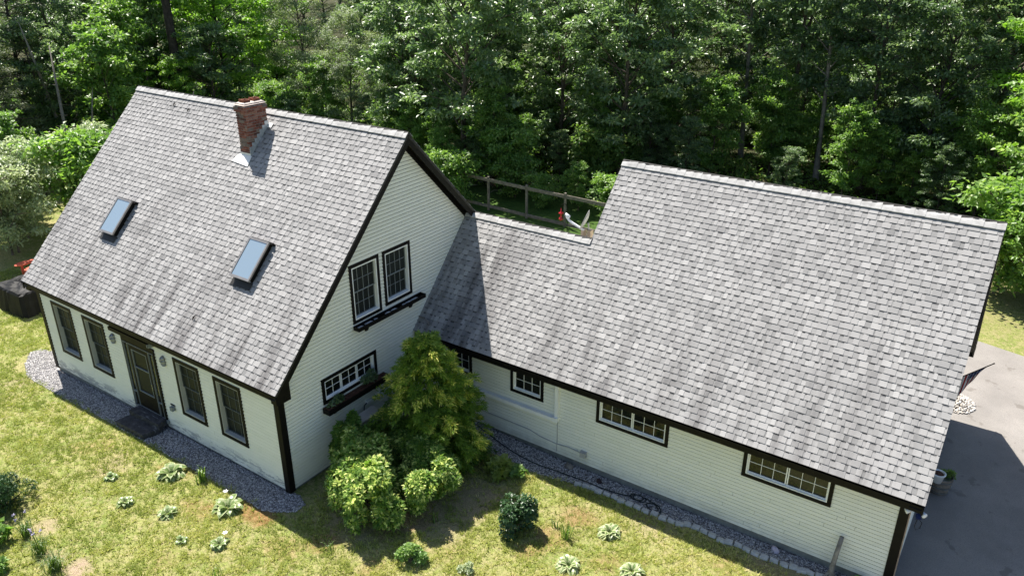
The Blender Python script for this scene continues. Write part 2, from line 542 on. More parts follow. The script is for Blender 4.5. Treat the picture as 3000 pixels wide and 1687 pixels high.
at = me.attributes.new('yard_shade', 'FLOAT', 'POINT'); at.data.foreach_set('value', (smooth(6, 9, gy) * smooth(8.5, 6, gx)).astype(np.float32))
me.polygons.foreach_set('use_smooth', [True] * len(me.polygons))
setp(obj('lawn', me), kind='structure')


def sheet(name, poly, mat, lift, kind='structure', step=0.25):
    """flat-ish polygon strip following the ground: poly = list of (left, right) cross pairs"""
    mb = MB()
    for (a0, b0), (a1, b1) in zip(poly[:-1], poly[1:]):
        k = max(1, int(max(math.dist(a0, a1), math.dist(b0, b1)) / step))
        for i in range(k):
            q = []
            for t, (p, r) in ((i / k, (a0, a1)), ((i + 1) / k, (a0, a1)), ((i + 1) / k, (b0, b1)), (i / k, (b0, b1))):
                x = p[0] + (r[0] - p[0]) * t; y = p[1] + (r[1] - p[1]) * t
                q.append((x, y, float(gz(np.float64(x), np.float64(y))) + lift))
            mb.face(q)
    return setp(mb.build(name, mat), kind=kind)


n = N('crushed_stone')
vo = n.new('TexVoronoi'); vo.inputs['Scale'].default_value = 34; n.link(n.pos(), vo.inputs['Vector'])
sp = n.new('SeparateColor'); n.link(vo.outputs['Color'], sp.inputs[0])
c = n.ramp(sp.outputs[0], [(0.0, (0.10, 0.095, 0.10)), (0.5, (0.26, 0.25, 0.255)), (1.0, (0.52, 0.50, 0.49))])
n.color(n.mix(n.ramp(vo.outputs['Distance'], [(0.35, 0.0), (0.75, 0.8)]), c, (0.05, 0.046, 0.045)))
n.rough(0.9, 0.2); n.bump(vo.outputs['Distance'], -0.8, 0.02)
M_GRAVEL = n.m
n = N('pebbles')
n.color(n.ramp(n.island(), [(0.0, (0.15, 0.145, 0.15)), (0.5, (0.36, 0.35, 0.355)), (1.0, (0.68, 0.66, 0.64))])); n.rough(0.85, 0.25)
M_PEB = n.m
n = N('white_pebbles')
n.color(n.ramp(n.island(), [(0.0, (0.40, 0.36, 0.31)), (0.5, (0.62, 0.58, 0.53)), (1.0, (0.80, 0.77, 0.73))])); n.rough(0.85, 0.25)
M_WPEB = n.m
FRONT_G = [((-11.75, -4.1), (-11.7, -3.85)), ((-11.2, -4.5), (-11.0, -3.65)), ((-10.5, -4.78), (-10.05, -3.5)), ((-10.0, -4.86), (-9.98, -4.12)), ((-6, -4.84), (-6, -4.12)), ((-2, -4.84), (-2, -4.12)), ((-0.28, -4.86), (-0.28, -4.12)), ((0.0, -4.72), (0.0, -4.12)), ((0.3, -4.5), (0.3, -4.25))]
BACK_G = [((1.0, -0.1), (1.0, 0.47)), ((2.2, -0.35), (2.2, 0.47)), ((3.3, -0.38), (3.3, 0.47)), ((4.1, -0.22), (4.1, 0.47)), ((5.0, -0.05), (5.0, 0.47)), ((7.0, 0.0), (7.0, 0.47)), ((9.0, 0.08), (9.0, 0.47)), ((10.0, 0.15), (10.0, 0.47)), ((11.1, 0.2), (11.1, 0.47))]
sheet('gravel_strip_front', FRONT_G, M_GRAVEL, 0.008).name = 'gravel_path'
sheet('gravel_bed', BACK_G, M_GRAVEL, 0.008)
n = N('driveway_asphalt')
d1 = n.noise(0.7, 4, 0.6); d2 = n.noise(60, 3, 0.8); d3 = n.noise(2.2, 3, 0.5)
c = n.ramp(d1, [(0.3, (0.205, 0.19, 0.176)), (0.7, (0.285, 0.265, 0.246))])
c = n.mix(n.ramp(d2, [(0.35, 0.55), (0.5, 0.0), (0.7, 0.0)]), c, (0.10, 0.10, 0.10))
c = n.mix(n.ramp(d2, [(0.6, 0.0), (0.8, 0.6)]), c, (0.45, 0.43, 0.41))
c = n.mix(n.ramp(d3, [(0.62, 0.0), (0.66, 0.6)]), c, (0.14, 0.125, 0.11))
c = n.mix(n.ramp(n.noise(.35, 5, .7, n.mapped((1, .3, 1))), [(0.5, 0.0), (0.7, .45)]), c, (0.17, 0.165, 0.16))
n.color(c); n.rough(0.92, 0.2); n.bump(d2, 0.4, 0.008)
M_DRIVE = n.m
sheet('driveway', [((10.9, -0.2), (16, -14)), ((11.05, 0.45), (20, -10)), ((11.05, 7.0), (32, 2)), ((11.0, 12.95), (32, 7.5))], M_DRIVE, 0.006, step=2).name = 'driveway'


# ------------------------------------------------------------------ pebbles (uncountable)
OCT_V = np.array([[1, 0, 0], [-1, 0, 0], [0, 1, 0], [0, -1, 0], [0, 0, 1], [0, 0, -1]], float)
OCT_F = np.array([[0, 2, 4], [2, 1, 4], [1, 3, 4], [3, 0, 4], [2, 0, 5], [1, 2, 5], [3, 1, 5], [0, 3, 5]])


def pebbles(name, P, size, mat, sq=0.6):
    k = len(P)
    s = RNG.uniform(0.5, 1.2, (k, 1, 3)) * size
    s[:, :, 2] *= sq
    a = RNG.uniform(0, 6.28, k)
    V = OCT_V[None] * s + RNG.normal(0, size * 0.12, (k, 6, 3))
    ca, sa = np.cos(a)[:, None], np.sin(a)[:, None]
    X = V[:, :, 0] * ca - V[:, :, 1] * sa; Y = V[:, :, 0] * sa + V[:, :, 1] * ca
    V = np.stack([X, Y, V[:, :, 2]], 2) + P[:, None, :]
    Fa = (OCT_F[None] + (np.arange(k) * 6)[:, None, None]).reshape(-1, 3)
    return obj(name, np_mesh(name, V.reshape(-1, 3), Fa, mat))


def in_strip(strip, k):
    out = []
    areas = []
    for (a0, b0), (a1, b1) in zip(strip[:-1], strip[1:]):
        areas.append(abs((a1[0] - a0[0]) * ((b0[1] - a0[1]) + (b1[1] - a1[1])) / 2) + 1e-4)
    areas = np.array(areas); cnt = (areas / areas.sum() * k).astype(int)
    for ((a0, b0), (a1, b1)), c in zip(zip(strip[:-1], strip[1:]), cnt):
        t, s = RNG.random(c)[:, None], RNG.random(c)[:, None]
        s = 0.5 + (s - 0.5) * 1.08
        A = np.array(a0) * (1 - t) + np.array(a1) * t
        B = np.array(b0) * (1 - t) + np.array(b1) * t
        out.append(A * (1 - s) + B * s)
    P = np.concatenate(out)
    return np.column_stack([P, gz(P[:, 0], P[:, 1]) + 0.012])


P = np.concatenate([in_strip(FRONT_G, 15000), in_strip(BACK_G, 9000)])
P = P[~((P[:, 1] > 0.43) | ((P[:, 0] > -9.98) & (P[:, 0] < -0.3) & (P[:, 1] > -4.18)))]
setp(pebbles('gravel', P, 0.023, M_PEB), 'loose grey crushed stone lying along the foot of the house walls', 'gravel', kind='stuff')
k = 1500
rr, aa = np.sqrt(RNG.random(k)) * 0.55, RNG.uniform(0, 6.28, k)
P = np.column_stack([11.2 + rr * np.cos(aa) * 0.9, 8.55 + rr * np.sin(aa), -0.29 + 0.16 * (1 - (rr / 0.55) ** 2) * RNG.random(k)])
setp(pebbles('white_gravel', P, 0.035, M_WPEB), 'small mound of white pebbles at the driveway edge below the flag', 'gravel', kind='stuff')

# ------------------------------------------------------------------ THE HOUSE
HOUSE = empty('house', (0, 0, -0.2), 'cream clapboard house with grey shingled roofs, dark trim and attached lower garage wing', 'house')
R_, ZR, ZE, L_ = 4.38, 7.057, 2.55, 10.30
SL = math.hypot(R_, ZR - ZE)
usM = ((0, R_ / SL, (ZR - ZE) / SL)); nM = (0, -(ZR - ZE) / SL, R_ / SL)
EXPO = 0.131


def shingles(mb, o, ux, us, nn, S, rowint, stain_shade, holes=(), seed=1):
    rd = random.Random(seed)
    o, ux, us, nn = Vector(o), Vector(ux), Vector(us), Vector(nn)
    P = lambda u, s, h: o + ux * u + us * s + nn * h
    rows = int(math.ceil(S / EXPO))
    for k in range(rows):
        s0 = k * EXPO
        s1 = min(s0 + EXPO + 0.004, S)
        iv = rowint(s0 + EXPO * 0.5)
        u0, u1 = iv
        sm = min(s0 + EXPO * 0.5, S)
        rowt = rd.uniform(-0.05, 0.05)
        HB0, HB1, HT0, HT1 = 0.012, 0.003, 0.0185, 0.007
        u = u0 + rd.uniform(-0.2, 0)
        sag = 0
        while u < u1:
            # dragon tooth
            w = rd.choice((0.06, 0.085, 0.105, 0.125, 0.15, 0.18)) * rd.uniform(0.85, 1.15)
            g = rd.choice((0.03, 0.06, 0.08, 0.10)) * rd.uniform(0.85, 1.15)
            a, b = max(u, u0), min(u + w, u1)
            if b > a + 0.004:
                tn = min(.78, max(0.3, rd.gauss(0.57, 0.085) + rowt))
                mb.face([P(a, s0, HT0), P(b, s0, HT0), P(b, s1, HT1), P(a, s1, HT1)], 0, tn)
                mb.face([P(a, s0, 0), P(b, s0, 0), P(b, s0, HT0), P(a, s0, HT0)], 0, 0.05)
                mb.face([P(a, s0, 0), P(a, s0, HT0), P(a, s1, HT1), P(a, s1, 0)], 0, 0.3)
                mb.face([P(b, s0, 0), P(b, s1, 0), P(b, s1, HT1), P(b, s0, HT0)], 0, 0.3)
            a, b = max(u + w, u0), min(u + w + g, u1)
            if b > a + 0.004:
                tn = min(0.8, max(0.15, rd.gauss(0.53, 0.08) + rowt))
                su = s0 + EXPO * rd.uniform(0.68, 0.8)
                hm = HB0 + (HB1 - HB0) * 0.6
                mb.face([P(a, s0, HB0), P(b, s0, HB0), P(b, su, hm), P(a, su, hm)], 0, tn)
                mb.face([P(a, su, hm), P(b, su, hm), P(b, s1, HB1), P(a, s1, HB1)], 0, rd.uniform(0.12, 0.26))
                mb.face([P(a, s0, 0), P(b, s0, 0), P(b, s0, HB0), P(a, s0, HB0)], 0, 0.05)
            u += w + g


def add_stain_shade(o, fn):
    me = o.data
    co = np.zeros(len(me.vertices) * 3, np.float32); me.vertices.foreach_get('co', co); co = co.reshape(-1, 3)
    at = me.attributes.new('stain_shade', 'FLOAT', 'POINT'); at.data.foreach_set('value', fn(co).astype(np.float32))


# main roof
mb = MB()
shingles(mb, (-L_, -R_, ZE), (1, 0, 0), usM, nM, SL, lambda s: (0, L_), 0, seed=3)
shingles(mb, (-L_, R_, ZE), (1, 0, 0), (0, -usM[1], usM[2]), (0, -nM[1], nM[2]), SL, lambda s: (0, L_), 0, seed=4)
TH = 0.05
for sg in (-1, 1):
    y0, y1 = sg * R_, 0
    off = Vector((0, sg * abs(nM[1]), nM[2])) * TH
    a, b, c, d = Vector((-L_ + .004, y0, ZE)), Vector((-.004, y0, ZE)), Vector((-.004, 0, ZR)), Vector((-L_ + .004, 0, ZR))
    e = Vector((0, sg * abs(nM[1]), nM[2])) * 0.001
    lo = [p - off for p in (a, b, c, d)]
    mb.hexa(lo + [p - e for p in (a, b, c, d)], 1)
roof = mb.build('roof', [M_SHINGLE, M_DECK], HOUSE)
add_stain_shade(roof, lambda c: np.clip(smooth(5.6, 2.6, c[:, 2]) * 0.95 + 0.12, 0, 1))
roof['label'] = 'steep grey shingled roof of the main house'

# garage + breezeway roof
GE_Y, GE_Z, GR_Y, GR_Z = 0.05, 2.117, 3.777, 6.135
GX1, GX2 = 3.416, 11.358
SG = math.hypot(GR_Y - GE_Y, GR_Z - GE_Z)
usG = (0, (GR_Y - GE_Y) / SG, (GR_Z - GE_Z) / SG); nG = (0, -usG[2], usG[1])
GS = (GR_Z - GE_Z) / (GR_Y - GE_Y)
BR_Y = 2.337; BR_Z = GE_Z + GS * (BR_Y - GE_Y)
SB = SG * (BR_Y - GE_Y) / (GR_Y - GE_Y)
BX0 = -0.235
mb = MB()
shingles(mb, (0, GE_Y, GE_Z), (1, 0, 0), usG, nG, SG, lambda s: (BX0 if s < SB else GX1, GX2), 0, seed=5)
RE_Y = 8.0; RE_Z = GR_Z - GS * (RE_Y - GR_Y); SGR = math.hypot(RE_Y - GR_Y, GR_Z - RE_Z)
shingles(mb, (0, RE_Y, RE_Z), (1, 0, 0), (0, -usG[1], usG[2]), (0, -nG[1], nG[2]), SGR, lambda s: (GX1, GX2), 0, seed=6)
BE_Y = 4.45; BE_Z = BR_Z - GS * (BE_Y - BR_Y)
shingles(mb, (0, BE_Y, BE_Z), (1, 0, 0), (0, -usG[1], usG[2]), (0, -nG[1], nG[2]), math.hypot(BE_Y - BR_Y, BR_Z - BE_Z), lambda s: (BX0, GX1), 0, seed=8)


def slab(mb, x0, x1, ya, za, yb, zb, th, mat):
    n_ = Vector((0, -(zb - za), (yb - ya))).normalized()
    if n_.z < 0: n_ = -n_
    q = [Vector((x0 + .004, ya, za)), Vector((x1 - .004, ya, za)), Vector((x1 - .004, yb, zb)), Vector((x0 + .004, yb, zb))]
    mb.hexa([p - n_ * th for p in q] + [p - n_ * 0.001 for p in q], mat)


slab(mb, BX0, GX1, GE_Y, GE_Z, BR_Y, BR_Z, TH, 1)
slab(mb, GX1, GX2, GE_Y, GE_Z, GR_Y, GR_Z, TH, 1)
slab(mb, GX1, GX2, RE_Y, RE_Z, GR_Y, GR_Z, TH, 1)
slab(mb, BX0, GX1, BE_Y, BE_Z, BR_Y, BR_Z, TH, 1)
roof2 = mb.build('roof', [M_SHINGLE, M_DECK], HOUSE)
add_stain_shade(roof2, lambda c: np.clip(smooth(4.6, 2.2, c[:, 2]) * 0.55 + 0.1 + 0.9 * smooth(2.6, 0.6, c[:, 0]), 0, 1))  # breezeway left end: algae streaks, plus the gable's shadow deepened in the colour
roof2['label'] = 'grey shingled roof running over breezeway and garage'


def ridge_cap(x0, x1, y, z, s):
    """overlapping cap shingles on a raised ridge vent"""
    mb = MB()
    wd, up = 0.12, 0.042
    x = x0; i = 0
    rd = random.Random(int(x1 * 10))
    while x < x1:
        xe = min(x + 0.2, x1)
        h0, h1 = up + 0.005, up
        pr = [(-wd, -wd * s * 0.9), (-wd * 0.5, -wd * s * 0.40), (0, 0.0), (wd * 0.5, -wd * s * 0.40), (wd, -wd * s * 0.9)]
        j = rd.uniform(-.002, .002)
        for (ya, za), (yb, zb) in zip(pr[:-1], pr[1:]):
            mb.face([(x, y + ya, z + za + h1 + j), (xe, y + ya, z + za + h0 + j), (xe, y + yb, z + zb + h0 + j), (x, y + yb, z + zb + h1 + j)], 0)
        for xx, hh in ((x, h1), (xe, h0)):
            mb.face([(xx, y + a, z + b + hh + j) for a, b in pr] + [(xx, y + a, z + b + hh - 0.014 + j) for a, b in pr[::-1]], 0)
        for a, b in (pr[0], pr[-1]):
            mb.face([(x, y + a, z + b + h1 + j), (xe, y + a, z + b + h0 + j), (xe, y + a, z + b + h0 - .014 + j), (x, y + a, z + b + h1 - .014 + j)], 0)
        x = xe
    # dark vent strip below
    for sg in (-1, 1):
        q = [(x0, y + sg * (wd - .03), z - (wd - .03) * s), (x1, y + sg * (wd - .03), z - (wd - .03) * s), (x1, y, z), (x0, y, z)]
        mb.hexa([(a, b, c - 0.02) for a, b, c in q] + [(a, b, c + 0.05) for a, b, c in q], 1)
    return mb.build('ridge_cap', [M_CAP, M_DECK], HOUSE)


ridge_cap(-L_ - .01, 0.01, 0, ZR, (ZR - ZE) / R_)
ridge_cap(GX1 - .01, GX2 + .01, GR_Y, GR_Z, GS)
ridge_cap(-0.22, GX1 + .02, BR_Y, BR_Z, GS)


# fascia / rake boards
def rake(mb, x0, x1, ya, za, yb, zb, h, drop=0.055):
    q = [Vector((x0, ya, za)), Vector((x1, ya, za)), Vector((x1, yb, zb)), Vector((x0, yb, zb))]
    v = Vector((0, 0, 1))
    mb.hexa([p - v * (drop + h) for p in q] + [p - v * drop for p in q])


mb = MB()
S_ = (ZR - ZE) / R_
for xa, xb in ((-0.035, -0.006), (-L_ + 0.006, -L_ + 0.035)):
    for sg in (-1, 1):
        rake(mb, xa, xb, sg * R_, ZE, 0, ZR, 0.17, 0.072)
# gable soffit + frieze board on the gable wall
for sg in (-1, 1):
    rake(mb, -0.232, -0.035, sg * R_, ZE, 0, ZR, 0.02, 0.13)
    rake(mb, -0.262, -0.226, sg * (R_ - .25), ZE + .25 * S_, 0, ZR, 0.15, 0.15)
    rake(mb, -L_ + .035, -L_ + .23, sg * R_, ZE, 0, ZR, 0.02, 0.13)
# eave fascia and soffit
for sg in (-1, 1):
    y = sg * R_
    mb.box(-L_ + .005, -.005, min(y + .02 * -sg, y + .045 * -sg), max(y + .02 * -sg, y + .045 * -sg), ZE - 0.17, ZE - 0.055)
    ya, yb = sorted((sg * (R_ - .045), sg * 4.13))
    mb.box(-L_ + .035, -.035, ya, yb, ZE - 0.165, ZE - 0.145)
# boxed eave return at the gable corners
for sg in (-1, 1):
    for x0, x1 in ((-0.235, -0.037), (-L_ + .037, -L_ + .235)):
        ya, yb = sg * (R_ - .047), sg * (R_ - .40)
        n0 = [(x0, ya, ZE - .27), (x1, ya, ZE - .27), (x1, yb, ZE - .27), (x0, yb, ZE - .27)]
        mb.hexa(n0 + [(x0, ya, ZE - .09), (x1, ya, ZE - .09), (x1, yb, ZE + .26), (x0, yb, ZE + .26)])
mb.build('fascia', M_TRIM, HOUSE)
mb = MB()
mb.box(BX0 + .02, GX2 - .005, GE_Y + .018, GE_Y + .043, GE_Z - .19, GE_Z - .058)
mb.box(BX0 + .02, GX2 - .03, GE_Y + .043, 0.44, GE_Z - .185, GE_Z - .165)
mb.box(GX1, GX2 - .005, RE_Y - .043, RE_Y - .018, RE_Z - .19, RE_Z - .058)
for xa, xb in ((GX2 - .035, GX2 - .006), (GX1 + .006, GX1 + .03)):
    rake(mb, xa, xb, GE_Y, GE_Z, GR_Y, GR_Z, 0.13, 0.075)
    rake(mb, xa, xb, RE_Y, RE_Z, GR_Y, GR_Z, 0.13, 0.075)
rake(mb, GX2 - .235, GX2 - .035, GE_Y, GE_Z, GR_Y, GR_Z, 0.02, 0.12)
rake(mb, GX2 - .235, GX2 - .035, RE_Y, RE_Z, GR_Y, GR_Z, 0.02, 0.12)
mb.build('fascia', M_TRIM, HOUSE)


# walls ------------------------------------------------------------
BE = 0.086
GAP = 0.019


def clapboard(name, org, ux, un, z0, z1, xf, openings, parent, seed, joints=True, front=0.0):
    rd = random.Random(seed)
    org, ux, un = Vector(org), Vector(ux), Vector(un)
    mb = MB()
    P = lambda u, z, d: org + ux * u + Vector((0, 0, z)) + un * d
    k = 0
    z = z0
    while z < z1 - 0.005:
        zt = min(z + BE, z1)
        A0, A1 = xf(z); B0, B1 = xf(zt)
        if A1 - A0 < 0.02: break
        cuts = [(u0, u1) for (u0, u1, w0, w1) in openings if zt > w0 + 0.02 and z < w1 - 0.02]
        iv = [(A0, A1, B0, B1)]
        for c0, c1 in sorted(cuts):
            nv = []
            for a0, a1, b0, b1 in iv:
                if c0 > a0 and c1 < a1:
                    nv += [(a0, c0, b0, c0), (c1, a1, c1, b1)]
                else: nv.append((a0, a1, b0, b1))
            iv = nv
        for a0, a1, b0, b1 in iv:
            # butt joints
            segs = []
            u, v = a0, b0
            while joints and a1 - u > 3.2:
                w = rd.uniform(1.6, 3.4)
                if u + w > a1 - 0.4: break
                segs.append((u, u + w, v, u + w)); u = v = u + w + 0.006
            segs.append((u, a1, v, b1))
            for s0, s1, t0, t1 in segs:
                tn = min(1, max(0, rd.gauss(0.55, 0.16)))
                f = (zt - z - GAP) / (zt - z)
                t0, t1 = s0 + (t0 - s0) * f, s1 + (t1 - s1) * f
                zg_ = zt - GAP
                q = [P(s0, z, 0.022), P(s1, z, 0.022), P(t1, zg_, 0.008), P(t0, zg_, 0.008)]
                mb.face(q, 0, tn)
                mb.face([P(t0, zg_, .008), P(t1, zg_, .008), P(t1, zg_, -.01), P(t0, zg_, -.01)], 0, .3)
                mb.face([P(s0, z, -.01), P(s1, z, -.01), P(s1, z, 0), P(s0, z, 0)], 0, .3)
                mb.face([P(s0, z, 0), P(s1, z, 0), P(s1, z, 0.022), P(s0, z, 0.022)], 0, 0.2)
                mb.face([P(s0, z, -.01), P(s0, z, .022), P(t0, zg_, .008), P(t0, zg_, -.01)], 0, 0.4)
                mb.face([P(s1, z, -.01), P(t1, zg_, -.01), P(t1, zg_, .008), P(s1, z, .022)], 0, 0.4)
        z = zt
    # backing
    xs_ = [z0 + (z1 - z0) * i / 40 for i in range(41)]
    for za, zb in zip(xs_[:-1], xs_[1:]):
        a0, a1 = xf(za); b0, b1 = xf(zb)
        mb.face([P(a0, za, -0.12), P(a1, za, -0.12), P(b1, zb, -0.12), P(b0, zb, -0.12)], 1, 0.3)
    o = mb.build(name, [M_SIDING, M_DECK], parent)
    at = o.data.attributes.new('front', 'FLOAT', 'FACE'); at.data.foreach_set('value', [front] * len(o.data.polygons))
    return o


Y_F, X_G, X_L, Y_GW, X_GR = -4.16, -0.25, -10.03, 0.45, 11.11
Z0M, Z0G = -0.06, -0.13
FW = [(-9.38, -8.385), (-7.835, -6.835), (-3.915, -2.955), (-2.425, -1.48)]
WZ0, WZ1 = 0.58, 2.13
DX0, DX1, DZ0, DZ1 = -6.03, -4.66, 0.13, 2.10
rk = lambda z: (ZR - z) / S_ - 0.16
op = [(a + .05, b - .05, WZ0 + .05, WZ1 - .05) for a, b in FW] + [(DX0 + .04, DX1 - .04, -0.2, DZ1 - .04)]
clapboard('wall', (0, Y_F, 0), (1, 0, 0), (0, -1, 0), Z0M, 2.5, lambda z: (X_L + .11, X_G - .09), op, HOUSE, 1, front=1.0)['label'] = 'long front wall of cream clapboard with peeling paint near the ground'
GW2 = [(-1.905, -0.975, 3.08, 4.49), (-0.85, 0.085, 3.13, 4.49)]
TRI = (-3.0, -1.285, 1.54, 2.18)
op = [(a + .04, b - .04, c + .04, d - .04) for a, b, c, d in GW2 + [TRI]]
clapboard('wall', (X_G, 0, 0), (0, 1, 0), (1, 0, 0), Z0M, 6.72, lambda z: (max(-rk(z), Y_F + .1), min(rk(z), -Y_F - .1)), op, HOUSE, 2)['label'] = 'gable end wall of cream clapboard in shade'
clapboard('wall', (X_L, 0, 0), (0, 1, 0), (-1, 0, 0), Z0M, 6.72, lambda z: (max(-rk(z), Y_F + .1), min(rk(z), -Y_F - .1)), [], HOUSE, 3)
clapboard('wall', (0, -Y_F, 0), (1, 0, 0), (0, 1, 0), Z0M, 2.5, lambda z: (X_L, X_G), [], HOUSE, 4)
GWIN = [(0.36, 1.29), (2.44, 3.37), (4.765, 6.495), (8.10, 9.845)]
GZ0, GZ1 = 1.125, 1.80
op = [(a + .05, b - .05, GZ0 + .05, 1.95) for a, b in GWIN]
clapboard('wall', (0, Y_GW, 0), (1, 0, 0), (0, -1, 0), Z0G, 1.97, lambda z: (X_G + .02, X_GR - .13), op, HOUSE, 5)['label'] = 'long low cream clapboard wall of the breezeway and garage'
rg = lambda z: max((GE_Y + (z + .16 - GE_Z) / GS), Y_GW + .1)
rg2 = lambda z: min(RE_Y - (z + .16 - RE_Z) / GS, RE_Y - .4)
for xx, un in ((X_GR, 1), (GX1 + .15, -1)):
    clapboard('wall', (xx, 0, 0), (0, 1, 0), (un, 0, 0), Z0G, 5.85, lambda z: (rg(z), max(rg(z), rg2(z))), [], HOUSE, 6 + un)
clapboard('wall', (0, RE_Y - .35, 0), (1, 0, 0), (0, 1, 0), Z0G, 1.6, lambda z: (GX1 + .15, X_GR), [], HOUSE, 9)
clapboard('wall', (0, BE_Y - .3, 0), (1, 0, 0), (0, 1, 0), Z0G, 2.3, lambda z: (X_G, GX1 + .15), [], HOUSE, 10)
# corner boards
for bs in (((X_G - .12, X_G + .035, Y_F - .035, Y_F - .002, -0.10, 2.42), (X_G - .0, X_G + .035, Y_F - .002, Y_F + .12, -0.10, 2.42)),
           ((X_L - .035, X_L + .11, Y_F - .035, Y_F - .002, -0.12, 2.42),),
           ((X_GR - .135, X_GR + .03, Y_GW - .03, Y_GW - .002, -0.16, GE_Z - .19), (X_GR, X_GR + .03, Y_GW - .002, Y_GW + .1, -0.16, GE_Z - .1))):
    mb = MB()
    for q in bs: mb.box(*q)
    mb.build('corner_board', M_TRIM, HOUSE)
mb = MB()
mb.box(X_GR + .03, X_GR + .05, Y_GW + .0, Y_GW + .06, -0.25, 1.9)
mb.build('door_jamb', M_TAN, HOUSE)
mb = MB()
mb.box(X_L + .02, X_G - .02, Y_F + .02, -Y_F - .02, -0.45, Z0M - .002)
mb.box(X_G - .0, X_GR - .01, Y_GW + .02, 4.1, -0.5, Z0G - .002)
mb.box(GX1 + .16, X_GR - .01, 4.1, RE_Y - .37, -0.5, Z0G - .002)
mb.build('foundation', M_CONC, HOUSE)
# backing behind garage wall top so nothing shows through under the eave
mb = MB()
mb.box(X_G + .02, X_GR - .02, Y_GW + .10, Y_GW + .13, 1.5, GE_Z + .1)
mb.box(X_L + .05, X_G - .13, Y_F + .1, Y_F + .13, 2.2, 2.55)
mb.build('wall_plate', M_TRIM, HOUSE)


# windows ------------------------------------------------------------
def window(org, ux, un, u0, u1, z0, z1, cas, sashes, glass, sashmat, muntmat, inner=M_WHITE, depth=0.10, innw=0.03, castop=None, extra_top=0.0):
    """sashes: list of (fu0, fu1, fz0, fz1, cols, rows, dep) as fractions of the inner opening"""
    org, ux, un = Vector(org), Vector(ux), Vector(un)
    P = lambda u, z, d: org + ux * u + Vector((0, 0, z)) + un * d

    def bx(mb, a, b, c, d, e, f):
        mb.hexa([P(a, c, e), P(b, c, e), P(b, c, f), P(a, c, f), P(a, d, e), P(b, d, e), P(b, d, f), P(a, d, f)])
    win = MB()
    ct = cas if castop is None else castop
    pr = 0.034
    bx(win, u0, u1, z1 - ct, z1 + extra_top, -.02, pr)
    bx(win, u0, u1, z0, z0 + cas, -.02, pr)
    bx(win, u0, u0 + cas, z0 + cas, z1 - ct, -.02, pr - .002)
    bx(win, u1 - cas, u1, z0 + cas, z1 - ct, -.02, pr - .002)
    wo_ = win.build('window', M_TRIM, HOUSE)
    iu0, iu1, iz0, iz1 = u0 + cas, u1 - cas, z0 + cas, z1 - ct
    fr = MB()
    bx(fr, iu0, iu1, iz1 - innw, iz1, -depth, .026)
    bx(fr, iu0, iu1, iz0, iz0 + innw, -depth, .026)
    bx(fr, iu0, iu0 + innw, iz0 + innw, iz1 - innw, -depth, .024)
    bx(fr, iu1 - innw, iu1, iz0 + innw, iz1 - innw, -depth, .024)
    o = fr.build('frame', inner, wo_)
    iu0 += innw; iu1 -= innw; iz0 += innw; iz1 -= innw
    gl = MB()
    for fu0, fu1, fz0, fz1, cols, rows, dep in sashes:
        a, b = iu0 + (iu1 - iu0) * fu0, iu0 + (iu1 - iu0) * fu1
        c, d = iz0 + (iz1 - iz0) * fz0, iz0 + (iz1 - iz0) * fz1
        sa = MB()
        sw = 0.022
        bx(sa, a, b, d - sw, d, dep - .025, dep)
        bx(sa, a, b, c, c + sw, dep - .025, dep)
        bx(sa, a, a + sw, c + sw, d - sw, dep - .025, dep - .001)
        bx(sa, b - sw, b, c + sw, d - sw, dep - .025, dep - .001)
        sa.build('sash', sashmat, wo_)
        mu = MB()
        a += sw; b -= sw; c += sw; d -= sw
        for i in range(1, cols):
            x = a + (b - a) * i / cols
            bx(mu, x - .0048, x + .0048, c, d, dep - .02, dep - .006)
        for j in range(1, rows):
            z = c + (d - c) * j / rows
            bx(mu, a, b, z - .0048, z + .0048, dep - .02, dep - .007)
        mu.build('muntin', muntmat, wo_)
        e = random.uniform(-.002, .002)
        g = [P(a, c, dep - .018 + e), P(b, c, dep - .018 - e), P(b, d, dep - .018 + e), P(a, d, dep - .018 - e)]
        gl.face(g)
    gl.build('pane', glass, wo_)
    return wo_


DH = lambda cols, rows, d=-.03: [(0, 1, .49, 1, cols, rows, d), (0, 1, 0, .51, cols, rows, d - .03)]
for a, b in FW:
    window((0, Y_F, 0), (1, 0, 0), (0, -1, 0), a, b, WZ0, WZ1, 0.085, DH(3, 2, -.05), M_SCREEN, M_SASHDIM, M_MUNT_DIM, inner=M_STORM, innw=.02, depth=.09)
for a, b, c, d in GW2:
    window((X_G, 0, 0), (0, 1, 0), (1, 0, 0), a, b, c, d, 0.075, DH(4, 2, -.035), M_SCREEN, M_SASH, M_SASH, innw=.032)
a, b, c, d = TRI
th = 1 / 3
window((X_G, 0, 0), (0, 1, 0), (1, 0, 0), a, b, c, d, 0.085, [(i * th + .006, (i + 1) * th - .006, 0, 1, 2, 2, -.02) for i in range(3)], M_GLASS, M_WHITE, M_WHITE, innw=.025)
for i, (a, b) in enumerate(GWIN):
    if i < 2:
        sh = [(0, 1, 0, 1, 3, 2, -.02)]
    else:
        sh = [(0.0, .495, 0, 1, 3, 2, -.02), (.505, 1, 0, 1, 3, 2, -.02)]
    window((0, Y_GW, 0), (1, 0, 0), (0, -1, 0), a, b, GZ0, GZ1, 0.078, sh, M_GLASS, M_WHITE, M_WHITE, innw=.022, castop=.05, extra_top=.13)

